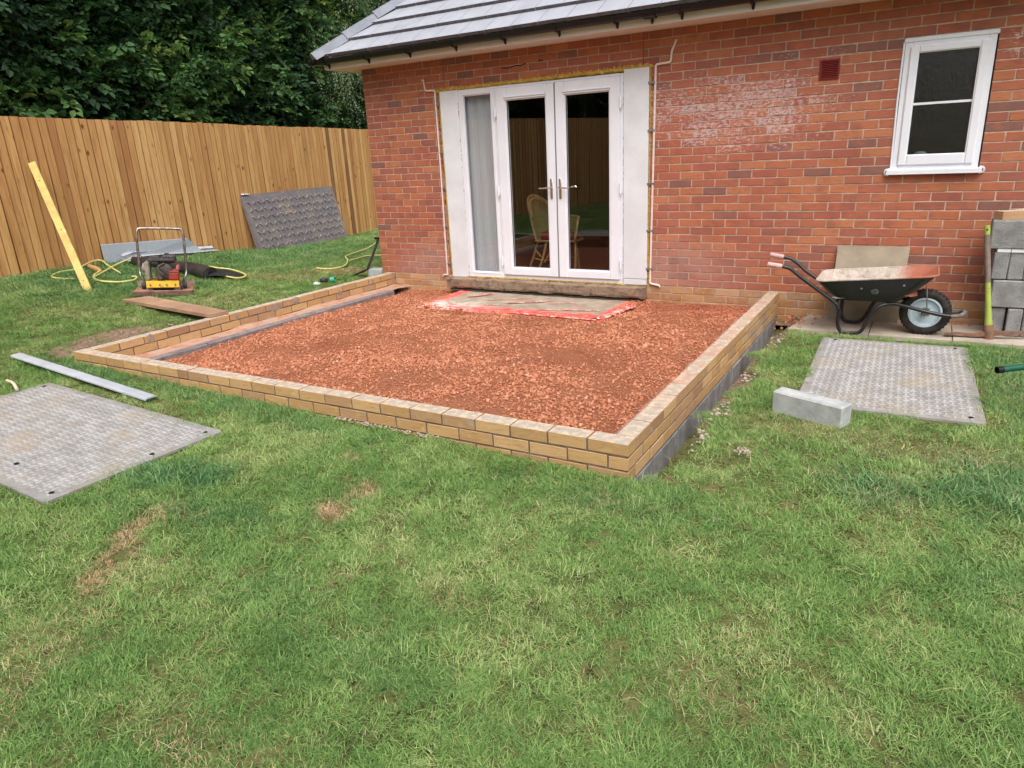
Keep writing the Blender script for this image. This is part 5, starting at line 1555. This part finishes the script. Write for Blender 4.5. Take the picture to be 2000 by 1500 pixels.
# ------------------------------------------------------------------ small things on the near lawn
al = MB(); A = Vector((-.44, -4.20, -.020)); B = Vector((1.575, -4.335, -.088)); U = (B - A).normalized(); V = Vector((-U.y, U.x, 0)).normalized(); Wv = U.cross(V)
prof = [(-.044, -.006), (-.042, .004), (-.026, .010), (.028, .012), (.044, .004), (.044, .0), (.026, .002), (-.026, .0)]
P = [A + V * p[0] + Wv * p[1] for p in prof]; Q = [B + V * p[0] + Wv * p[1] for p in prof]; n = len(P)
al.add(P + Q, [tuple(range(n))[::-1], tuple(range(n, 2 * n))] + [(k, (k + 1) % n, n + (k + 1) % n, n + k) for k in range(n)])
al = al.build('straight_edge', mottled('pale_alloy', srgb(206, 212, 222), srgb(190, 196, 206), 5, .42, .5, .3, bump=.05)); tag(al, 'long pale alloy strip lying on the lawn between mat and low wall', 'straight edge')
sk = MB(); sk.tube(sm_([(.19, -4.575, -.055), (.33, -4.60, -.050), (.475, -4.648, -.066)], 4), .011, 7); sk = sk.build('stick', plain('peeled_wood', srgb(214, 194, 170), .8, .2), smooth=True); tag(sk, 'short pale stick at the far edge of the left mat', 'stick')
pl2 = MB(); q = [(-1.32, -2.70, .098), (-1.20, -2.46, .094), (.145, -2.525, .036), (.108, -2.715, .036)]
pl2.slab(q, (0, 0, -.032)); pl2 = pl2.build('plank', mottled('rough_plank', srgb(176, 142, 118), srgb(150, 118, 96), 4, .85, .2, bump=.4, bd=.003)); tag(pl2, 'short scaffold plank resting from the lawn onto the low wall', 'plank')
crumbs = [((5.318, -3.477), .055, 'largest white mortar crumb, on the lawn beside the low wall corner'), ((5.486, -3.612), .028, 'small white mortar crumb right of the largest one'), ((5.37, -4.243), .026, 'white mortar crumb alone in the open lawn'), ((4.307, -4.318), .022, 'flat white chip on the lawn in front of the low wall')]
M_crumb = mottled('dried_mortar_crumb', srgb(186, 174, 156), srgb(156, 144, 128), 60, .95, .1, bump=.8)
for (c, s, lb) in crumbs:
    mb = MB()
    for q in range(40 if s > .04 else 10):
        a = random.uniform(0, 6.28); r = s * random.uniform(.1, .9); blobm(mb, (c[0] + r * math.cos(a), c[1] + r * math.sin(a), ground(*c) + .024 + random.uniform(0, .012)), (s * .12, s * .12, s * .09))
    tag(mb.build('mortar_crumb', M_crumb), lb, 'mortar crumb', 'mortar crumbs on the lawn')
sp = MB()
for i in range(260):
    if i < 110: x = random.uniform(2.95, 3.75); y = -DW - random.uniform(.005, .055)
    elif i < 200: y = random.choice((-3.35, -2.9, -2.2, -1.2)) + random.gauss(0, .10); x = XC + .17 + random.uniform(-.03, .06)
    else: x = random.uniform(-.45, -.02); y = random.uniform(-3.4, -2.3); 
    if i >= 200 and x > -.05: x = -.1
    r = random.uniform(.003, .011) * (1.3 if i >= 110 else 1); blobm(sp, (x, y, ground(x, y) + .012 + (.012 if i < 110 else .004)), (r, r * random.uniform(.6, 1), r * .6))
sp = sp.build('mortar_spill', M_crumb, kind='stuff', smooth=True); tag(sp, 'whitish crumbled mortar spilt along the foot of the low wall', 'mortar spill')

# ------------------------------------------------------------------ things by the fence
yl = MB(); A = Vector((-1.972, -2.661, .12)); B = Vector((-3.19, -2.30, 1.535)); d = B - A
s = Vector((.45, -.89, 0)).normalized(); t = d.cross(s).normalized()
ed = MB(); W_, T_ = .040, .018
q = [A + s * -W_ + t * -T_, A + s * W_ + t * -T_, A + s * W_ + t * T_, A + s * -W_ + t * T_]
s2 = Vector((.79, .62, 0)).normalized(); s2 = (s2 - d.normalized() * s2.dot(d.normalized())).normalized(); t2 = d.normalized().cross(s2)
q = [A + s2 * -W_ + t2 * -T_, A + s2 * W_ + t2 * -T_, A + s2 * W_ + t2 * T_, A + s2 * -W_ + t2 * T_]
ed.slab(q, d)
yb = ed.build('spirit_level', mottled('worn_yellow_paint', srgb(210, 184, 108), srgb(188, 160, 96), 7, .6, .3, bump=.1, spots=(srgb(240, 230, 190), 11, .66))); tag(yb, 'long yellow straight edge propped from the lawn up against the fence', 'level')
as_parent(yb)
for f in (.10, .48, .86):
    v = MB(); c = A + d * f - t2 * (T_ + .001) ; v.tube([c - d.normalized() * .02, c + d.normalized() * .02], .010, 8); v.build('vial', plain('green_vial', srgb(176, 190, 90), .3, .5), yb)
kb = MB(); kb.slab([(-3.24, -1.66, .20), (-3.54, .10, .08), (-3.60, -.05, .27), (-3.585, -.17, .385), (-3.33, -1.62, .487)], (-.035, -.006, .008))
mk = Mat('speckled_granite', .8, .3); c = mk.ramp(mk.noise(mk.pos(), 150, 3, .6), [(.4, srgb(112, 120, 130)), (.5, srgb(178, 184, 190)), (.62, srgb(146, 152, 160))]); mk.color(c)
kb = kb.build('kerb_stone', mk.m); tag(kb, 'long speckled grey stone plank standing on edge against the fence', 'stone')
fl = MB(); pp = [(-3.20, -1.46, .262), (-3.36, -1.22, .285), (-3.46, -.80, .255), (-3.56, -.3, .20), (-3.66, .30, .155)]
P = [[Vector(p) + Vector((-.02, 0, .060 - .03 * k / 4)), Vector(p), Vector(p) + Vector((.10, .03, -.012))] for k, p in enumerate(pp)]
fl.grid(P); P2 = [[Vector(p) + Vector((-.05, .02, .085 - .03 * k / 4)), Vector(p) + Vector((-.02, .0, .062 - .03 * k / 4)), Vector(p) + Vector((.02, .0, .058 - .03 * k / 4))] for k, p in enumerate(pp)]; fl.grid(P2)
fl = fl.build('metal_flashing', mottled('bright_sheet_metal', srgb(216, 220, 226), srgb(188, 192, 200), 6, .4, .5, .15, bump=.1)); tag(fl, 'folded bright metal strip lying in front of the grey stone plank', 'metal strip')
fl.modifiers.new('thickness', 'SOLIDIFY').thickness = .004

M_cable = mottled('yellow_cable', srgb(224, 212, 132), srgb(206, 194, 116), 20, .6, .3, bump=0)
cb = empty('extension_cable', (-2.6, -2.1, .2), 'pale yellow site cable looping on the grass by the fence with orange plug', 'cable')
CA = [(-2.499, -2.505, .235), (-2.575, -2.606, .248), (-2.745, -2.626, .270), (-2.919, -2.443, .283), (-2.977, -2.2, .283), (-3.264, -1.853, .305), (-3.30, -1.70, .30), (-2.996, -1.804, .266), (-2.446, -1.985, .217)]
CB = [(-2.707, -2.066, .250), (-2.5, -2.278, .236), (-2.27, -2.393, .215), (-2.114, -2.381, .197), (-1.999, -2.272, .178), (-1.989, -2.122, .172), (-2.112, -1.995, .183), (-2.2, -1.995, .188)]
CC = [(-2.417, -2.341, .225), (-2.586, -2.121, .24), (-2.963, -1.69, .262), (-3.15, -1.30, .29), (-3.10, -1.18, .25)]
CD = [(-2.449, -.99, .155), (-2.224, -.926, .138), (-1.986, -.915, .120), (-1.777, -.883, .10), (-1.382, -1.014, .072), (-1.294, -1.207, .070), (-1.56, -1.234, .095)]
for c in (CA, CB, CC, CD):
    m = MB(); m.tube(spline(c, 6), .0105, 7); m.build('cable', M_cable, cb, smooth=True)
m = MB(); a, b = Vector((-3.02, -2.02, .285)), Vector((-2.70, -2.07, .245)); m.tube([a, a.lerp(b, .4), a.lerp(b, .42), a.lerp(b, .8), b], [.028, .028, .034, .032, .015], 10)
m.build('plug', mottled('dirty_orange', srgb(214, 136, 66), srgb(190, 146, 110), 14, .6, .3, bump=.1), cb, smooth=True)
cg = empty('garden_cable', (-1.2, .6, -.03), 'pale yellow cable trailing over the grass beside the house corner', 'cable')
CE = [(-1.126, -.046, .012), (-.948, -.018, .004), (-.894, .122, .0), (-.956, .342, .004), (-1.215, .666, .014), (-1.562, 1.01, .010), (-1.835, 1.589, -.008), (-2.044, 2.076, -.018), (-2.491, 2.811, -.028)]
CF = [(-1.226, .72, -.003), (-1.324, 1.075, -.010), (-1.357, 1.285, -.018), (-1.214, 1.417, -.026), (-.9, 1.5, -.04)]
for c in (CE, CF):
    m = MB(); m.tube(spline(c, 6), .010, 7); m.build('cable', M_cable, cg, smooth=True)
# black sheet roll
tp = MB(); A, B = Vector((-3.00, -1.42, .262)), Vector((-1.60, -1.42, .125)); P = []
M_tarp = mottled('black_polythene', srgb(34, 34, 38), srgb(52, 50, 52), 5, .38, .5, bump=.5, bd=.02)
for i in range(34):
    t = i / 33; c = A.lerp(B, t) + Vector((0, .12 * math.sin(t * 2.6), .0)); r = []
    for k in range(17):
        a = 2 * math.pi * k / 16; rr_ = (.060 + .028 * t) * (1 + .22 * noise.noise((t * 5, math.cos(a) * 1.6, math.sin(a) * 1.6)) + .08 * noise.noise((t * 16, a * 3, 1)))
        r.append(c + Vector((0, math.cos(a) * rr_ * 1.25, math.sin(a) * rr_)))
    r[-1] = r[0]; P.append(r)
tp.grid(P)
c = P[-1]; cc = sum((Vector(v) for v in c[:-1]), Vector()) / 16
rings = [[cc + (Vector(v) - cc) * f + Vector((-o_, 0, 0)) for v in c] for f, o_ in ((1, 0), (.82, .012), (.78, -.004), (.55, .014), (.5, -.002), (.25, .02), (.05, .03))]
tp.grid(rings)
tp.grid([[Vector((-1.95, -1.30, .15)), Vector((-1.70, -1.12, .11)), Vector((-1.50, -1.00, .075))], [Vector((-1.72, -1.36, .19)), Vector((-1.56, -1.16, .165)), Vector((-1.40, -1.02, .08))], [Vector((-1.60, -1.42, .12)), Vector((-1.46, -1.24, .10)), Vector((-1.34, -1.10, .07))]])
tp = tp.build('polythene_roll', M_tarp, smooth='all'); tag(tp, 'crumpled roll of black polythene on the grass behind the plate compactor', 'plastic roll')

# plate compactor -----------------------------------------------------------------
pc = empty('plate_compactor', (-1.45, -2.09, .07), 'dirty plate compactor with red and yellow engine deck and tubular handle', 'plate compactor')
ax = Vector((.64, .77, -.093)).normalized(); fx = Vector((.77, -.64, 0)).normalized(); zx = ax.cross(fx) * -1
if zx.z < 0: zx = -zx
LM = Matrix(((ax.x, fx.x, zx.x, -1.42), (ax.y, fx.y, zx.y, -2.12), (ax.z, fx.z, zx.z, .045), (0, 0, 0, 1)))
# local frame: x to the right, y towards the camera, z up
def part(name, mb, mat, smooth=30, parent=pc):
    mb.v = [tuple(LM @ Vector(v)) for v in mb.v]; return mb.build(name, mat, parent, smooth=smooth)
M_ochre = mottled('orange_red_clay_paint', srgb(176, 112, 74), srgb(160, 126, 110), 9, .85, .2, bump=.4)
M_clay = mottled('clay_caked_steel', srgb(150, 122, 110), srgb(120, 92, 82), 14, .9, .2, bump=.5)
M_eng = mottled('dirty_engine', srgb(104, 92, 84), srgb(70, 64, 62), 16, .7, .3, .2, bump=.5, bd=.006)
M_engd = mottled('black_engine', srgb(52, 50, 52), srgb(78, 72, 70), 18, .6, .35, bump=.4)
M_pale = mottled('dusty_cover', srgb(160, 148, 138), srgb(134, 122, 112), 10, .8, .2, bump=.3)
b = MB(); prof = [(-.24, .10), (-.20, .035), (-.14, .0), (.20, .0), (.262, .02), (.275, .070), (.262, .078), (.20, .060), (.13, .042), (-.13, .042), (-.19, .066), (-.23, .115)]
n = len(prof); b.add([(-.30, p[0], p[1]) for p in prof] + [(.30, p[0], p[1]) for p in prof], [tuple(range(n)), tuple(range(n, 2 * n))[::-1]] + [(k, (k + 1) % n, n + (k + 1) % n, n + k) for k in range(n)])
part('base_plate', b, M_clay)
b = MB(); b.bbox((-.297, -.17, .040), (-.18, .17, .058), .004); b.bbox((.18, -.17, .040), (.297, .17, .058), .004); b.bbox((-.298, .17, .056), (.298, .20, .064), .002)
part('base_deck', b, M_ochre)
b = MB(); b.tube([(-.10, .04, .10), (.10, .04, .10)], .055, 14); b.bbox((-.17, -.10, .045), (-.10, .16, .10), .01); b.bbox((.10, -.10, .045), (.17, .16, .10), .01); part('exciter', b, M_pale)
b = MB(); b.bbox((-.165, -.17, .145), (.165, .17, .165), .004); b.slab([(-.165, .17, .165), (.165, .17, .165), (.165, .185, .10), (-.165, .185, .10)], (0, .012, 0))
o = part('engine_deck', b, mottled('chipped_yellow', srgb(222, 180, 52), srgb(206, 160, 56), 9, .6, .3, bump=.15, spots=(srgb(96, 78, 56), 28, .64)))
for x in (-.125, -.03, .04, .125):
    b = MB(); b.tube([(x, .195, .130), (x, .206, .129)], .008, 6); part('bolt', b, M_engd, parent=pc)
for x in (-.21, .21):
    b = MB(); b.tube([(x - .02, .03, .10), (x + .02, .03, .10)], .035, 14); b.tube([(x, .03, .06), (x, .03, .12)], .018, 8); part('rubber_mount', b, M_engd)
hnd = MB(); q = [(-.200, .03, .10), (-.205, .035, .16), (-.230, .03, .21), (-.238, .0, .27), (-.238, -.02, .5), (-.236, -.04, .66), (-.222, -.05, .705), (-.18, -.055, .722), (.18, -.055, .722), (.222, -.05, .705), (.236, -.04, .66), (.238, -.02, .5), (.238, .0, .27), (.230, .03, .21), (.205, .035, .16), (.200, .03, .10)]
hnd.tube(spline(q, 4), .0135, 10); part('handle', hnd, mottled('worn_chrome', srgb(172, 162, 156), srgb(120, 106, 98), 18, .35, .5, .8, bump=.1), smooth='all')
b = MB(); b.bbox((-.07, -.12, .165), (.10, .12, .30), .02); b.lathe([(.0, .135), (.055, .132), (.085, .12), (.09, .10), (.085, .07)], (.02, 0, .265), 'Y', 20)
for i in range(7): b.bbox((-.045, -.07, .300 + i * .011), (.075, .075, .305 + i * .011), .001)
b.tube(spline([(.05, .12, .20), (.0, .15, .24), (-.04, .13, .31), (.03, .13, .36)], 4), .012, 7); b.tube([(-.02, .12, .195), (-.02, .155, .195)], .018, 10)
part('engine', b, M_eng, 35)
b = MB(); b.bbox((-.14, -.11, .372), (.135, .10, .405), .014); b.bbox((.0, -.10, .35), (.14, .09, .44), .02); b.bbox((-.13, -.06, .385), (-.02, .06, .425), .015); b.tube([(-.08, .08, .39), (-.15, .08, .36)], .018, 8); b.tube([(.05, .0, .44), (.05, 0, .455)], .024, 12)
for i in range(4): b.bbox((.005 + i * .034, .089, .37), (.022 + i * .034, .093, .43), .001)
part('air_filter_and_tank', b, M_engd, 35)
b = MB(); b.bbox((-.175, -.05, .17), (-.125, .13, .375), .012); b.lathe([(.0, -.200), (.05, -.198), (.055, -.19), (.055, -.15)], (0, .06, .30), 'X', 16)
part('belt_guard', b, M_pale, 30)
b = MB(); b.bbox((.06, .03, .17), (.17, .145, .26), .016); b.slab([(.07, .145, .26), (.165, .145, .26), (.165, .10, .285), (.07, .10, .285)], (0, -.06, 0)); part('red_cover', b, mottled('worn_red', srgb(156, 58, 50), srgb(132, 70, 60), 9, .5, .35, bump=.15))
b = MB(); b.tube([(.155, .10, .285), (.165, .10, .325)], .020, 10); b.tube([(.165, .10, .325), (.168, .10, .34)], .012, 8); part('fuel_cap', b, mottled('faded_red_cap', srgb(196, 92, 96), srgb(176, 110, 110), 20, .6, .3))
b = MB(); b.tube(spline([(-.04, .14, .17), (-.10, .16, .20), (-.10, .15, .28), (-.02, .14, .30), (.05, .15, .24)], 4), .006, 6); part('hose', b, M_engd)
b = MB(); b.tube(spline([(-.238, -.02, .45), (-.20, .02, .42), (-.12, .06, .40)], 4), .005, 5); part('hose', b, M_engd)

# spade, block and litter beside the house corner
sdn = empty('spade', (-.35, -.05, -.06), 'old dark spade with its shaft leaning on the house corner', 'spade')
b = MB(); b.tube([(-.235, -.02, .03), (-.20, -.02, .09), (-.16, .0, .17), (-.036, .02, .415)], [.017, .016, .017, .016], 9); b.build('shaft', mottled('dark_worn_shaft', srgb(78, 74, 74), srgb(60, 56, 56), 12, .6, .3), sdn, smooth=True)
b = MB(); b.tube([(-.045, .045, .42), (-.045, -.03, .43)], .014, 8); b.build('grip', M_black, sdn, smooth=True)
b = MB(); P = []
for i in range(7):
    t = i / 6; c = Vector((-.235, -.02, .03)).lerp(Vector((-.44, -.13, -.055)), t); w = .085 * math.sin(math.pi * min(1, (.35 + t * .75)) ) if t > .3 else .03 + .16 * t
    P.append([c + Vector((.5 * f * w * 2, -.85 * f * w * 2, -.02 * (1 - abs(f) * 2))) * .9 for f in (-.5, -.25, 0, .25, .5)])
b.grid(P); bl = b.build('blade', mottled('rusted_blade', srgb(66, 48, 40), srgb(48, 38, 36), 14, .85, .2, bump=.5), sdn, smooth='all'); bl.modifiers.new('t', 'SOLIDIFY').thickness = .004
o = block((-.245, -.015, -.10), (-.012, .13, .030), 'whitish rough block tucked against the house corner behind the low wall', M_block_lt, rz=0)
b = MB(); b.lathe([(.0, .0), (.030, .002), (.034, .06), (.031, .062), (.029, .010), (0, .008)], (0, 0, 0), 'X', 16, M=Matrix.Rotation(.5, 4, 'Z')); b.v = [(v[0] - .40, v[1] - .55, v[2] - .025) for v in b.v]
b = b.build('plastic_cup', plain('green_plastic', srgb(70, 170, 130), .3, .5), smooth=30); tag(b, 'small bright green plastic cup on the grass behind the low wall', 'cup')
for (c, s, m, lb, nm, ct) in (((-.436, -.623, -.025), .045, M_tarp, 'crumpled black and silver wrapper on the grass left of the green cup', 'wrapper', 'wrapper'), ((-.36, -.825, -.03), .035, plain('pale_wrap', srgb(190, 210, 196), .4, .4), 'pale crumpled plastic wrap left of the black wrapper', 'plastic_wrap', 'plastic wrap')):
    mb = MB(); bm = bmesh.new(); bmesh.ops.create_icosphere(bm, subdivisions=3, radius=1)
    mb.add([Vector(c) + Vector((v.co.x * s, v.co.y * s * 1.2, v.co.z * s * .7)) * (1 + .6 * noise.noise(v.co * 2.6)) for v in bm.verts], [[v.index for v in f.verts] for f in bm.faces]); bm.free()
    tag(mb.build(nm, m), lb, ct)

# green handle coming in from the right
gh = empty('garden_barrow', (7.3, -1.8, -.2), 'green tubular handle with black hollow end reaching in at the right edge', 'handle')
b = MB(); b.tube(spline([(6.474, -2.29, .066), (6.62, -2.19, .075), (6.95, -1.98, .085), (7.25, -1.80, .06), (7.40, -1.70, -.04), (7.44, -1.68, -.20)], 5), .0185, 12, cap=False); b.build('tube', mottled('dark_green_paint', srgb(24, 92, 72), srgb(20, 78, 62), 10, .4, .45, bump=.1), gh, smooth='all')
b = MB(); b.tube([(6.462, -2.298, .066), (6.49, -2.28, .067)], .0205, 14, cap=False); b.tube([(6.475, -2.289, .066), (6.478, -2.287, .066)], .0175, 12); b.build('end_plug', M_black, gh)

# ------------------------------------------------------------------ indoors, seen through the glass
ch = empty('wicker_chair', (2.15, .7, -.02), 'cane armchair with red cushion standing inside behind the french doors', 'chair')
M_cane = mottled('cane', srgb(176, 142, 92), srgb(150, 118, 74), 14, .5, .4, bump=.1)
M_weave = mottled('woven_cane', srgb(148, 126, 78), srgb(112, 92, 56), 90, .7, .3, bump=.8)
H = spline([(1.98, .55, .34), (1.90, .58, .60), (1.83, .64, .84), (1.90, .74, .87), (2.06, .84, .74), (2.24, .90, .63), (2.40, .84, .615), (2.47, .68, .60), (2.47, .58, .36)], 5)
b = MB(); b.tube(H, .015, 8); b.tube([Vector(p) + Vector((.05, -.04, -.03)) for p in H[6:22]], .012, 7); b.tube(spline([(1.98, .50, .36), (2.15, .44, .37), (2.35, .46, .37), (2.47, .58, .36), (2.44, .86, .36), (2.2, .95, .36), (2.0, .85, .36), (1.98, .5, .36)], 4), .014, 7)
b.build('hoop', M_cane, ch, smooth='all')
P = []
for i, p in enumerate(H):
    t = i / (len(H) - 1); q = Vector((1.99 + .45 * min(1, max(0, (t - .1) * 1.1)), .60 + .28 * math.sin(math.pi * t), .37)); P.append([Vector(p), Vector(p).lerp(q, .5) + Vector((-.02, .02, 0)), q])
b = MB(); b.grid(P); b.build('woven_back', M_weave, ch, smooth='all')
for (a, c) in (((2.16, .46, .36), (2.05, .40, -.02)), ((1.99, .56, .36), (1.84, .56, -.02)), ((2.46, .60, .36), (2.46, .58, -.02)), ((2.32, .90, .36), (2.34, .96, -.02))):
    b = MB(); b.tube([a, Vector(a).lerp(Vector(c), .5) + Vector((.012, 0, 0)), c], .016, 8); b.build('leg', M_cane, ch, smooth=True)
b = MB(); b.tube(spline([(1.95, .56, .25), (2.10, .46, .18), (2.16, .46, .33)], 4), .009, 6); b.tube(spline([(2.13, .44, .12), (2.22, .47, .26), (2.36, .5, .34)], 4), .009, 6); b.tube(spline([(1.92, .56, .15), (2.1, .5, .14), (2.3, .8, .14), (2.46, .6, .15)], 4), .009, 6); b.build('brace', M_cane, ch, smooth=True)
b = MB(); b.bbox((2.05, .50, .37), (2.42, .84, .47), .04); b.build('cushion', plain('red_cushion', srgb(130, 30, 34), .8, .2), ch, smooth=True)
for (x, r, lb) in ((5.90, .095, 'pale ribbed jar on the inner sill, lower left of the small window'), (6.17, .065, 'smaller pale jar on the inner sill, lower right of the small window')):
    b = MB(); b.lathe([(.02, 0), (r * .7, .005)] + [(r * math.sin(math.pi * (.2 + .7 * k / 16)) * (1.03 if k % 2 else .97), .01 + r * 1.7 * k / 16) for k in range(17)] + [(0, r * 1.75)], (x, .20, 1.052), 'Z', 28)
    b = b.build('jar', plain('off_white_glaze', srgb(206, 206, 200), .4, .4), smooth='all'); tag(b, lb, 'jar', 'jars on the window sill')
b = MB(); b.bbox((5.69, .085, 1.032), (6.33, .32, 1.052), .003); b = b.build('window_board', M_upvc, house)

# ------------------------------------------------------------------ what the door glass mirrors: trees and a neighbour's bungalow past the end fence
BIG = sprigs(4, M_beech, 9, .26, .17, .8, .3)
for i, (x, y, s) in enumerate(((-5.5, -16.5, 1.0), (-1.8, -17.5, 1.15), (2.8, -16.2, .9), (7.2, -17.0, 1.1), (-8.2, -14.0, 1.0))):
    leafy_tree('tree', ['dark garden tree beyond the left end of the back fence', 'tallest dark tree behind the back fence', 'smaller dark tree behind the middle of the back fence', 'broad dark tree behind the right of the back fence', 'dark tree past the corner of the fences'][i], (x, y, -.2), (x, y, 3.9 * s), (3.0 * s, 2.2, 3.4 * s), 900, BIG, 1.0 * s, .25, .1, .25, 14, inner=.4)
nb = empty('bungalow', (-4.2, -27, -.2), 'neighbouring bungalow with grey roof and white gable boards beyond the back fence', 'house')
w = MB(); w.box((-9.5, -31, -.2), (.5, -24, 2.6)); w.slab([(-9.5, -24.002, 2.6), (.5, -24.002, 2.6), (-4.5, -24.002, 5.4)], (0, -6.99, 0)); w.build('wall', M_red, nb)
r = MB()
r.slab([(-10, -23.7, 2.35), (-4.5, -23.7, 5.5), (-4.5, -31.3, 5.5), (-10, -31.3, 2.35)], (0, 0, .15)); r.slab([(1.0, -23.7, 2.35), (-4.5, -23.7, 5.52), (-4.5, -31.3, 5.52), (1.0, -31.3, 2.35)], (0, 0, .15)); r.build('roof', M_cap, nb)
g = MB(); g.slab([(-10, -23.6, 2.15), (-4.5, -23.6, 5.3), (-4.5, -23.6, 5.5), (-10, -23.6, 2.35)], (0, .03, 0)); g.slab([(1.0, -23.6, 2.15), (-4.5, -23.6, 5.3), (-4.5, -23.6, 5.5), (1.0, -23.6, 2.35)], (0, .03, 0)); g.build('barge_board', M_upvc, nb)
for x in (-7.5, -2.5):
    f = MB(); bars(f, x - .8, x + .8, .9, 2.1, .06, .06, .06, .06, -24.03, -23.95, .01); f = as_parent(f.build('window', M_upvc, nb)); f2 = MB(); f2.box((x - .74, -24.0, .96), (x + .74, -23.99, 2.04)); f2.build('pane', M_dark, f)
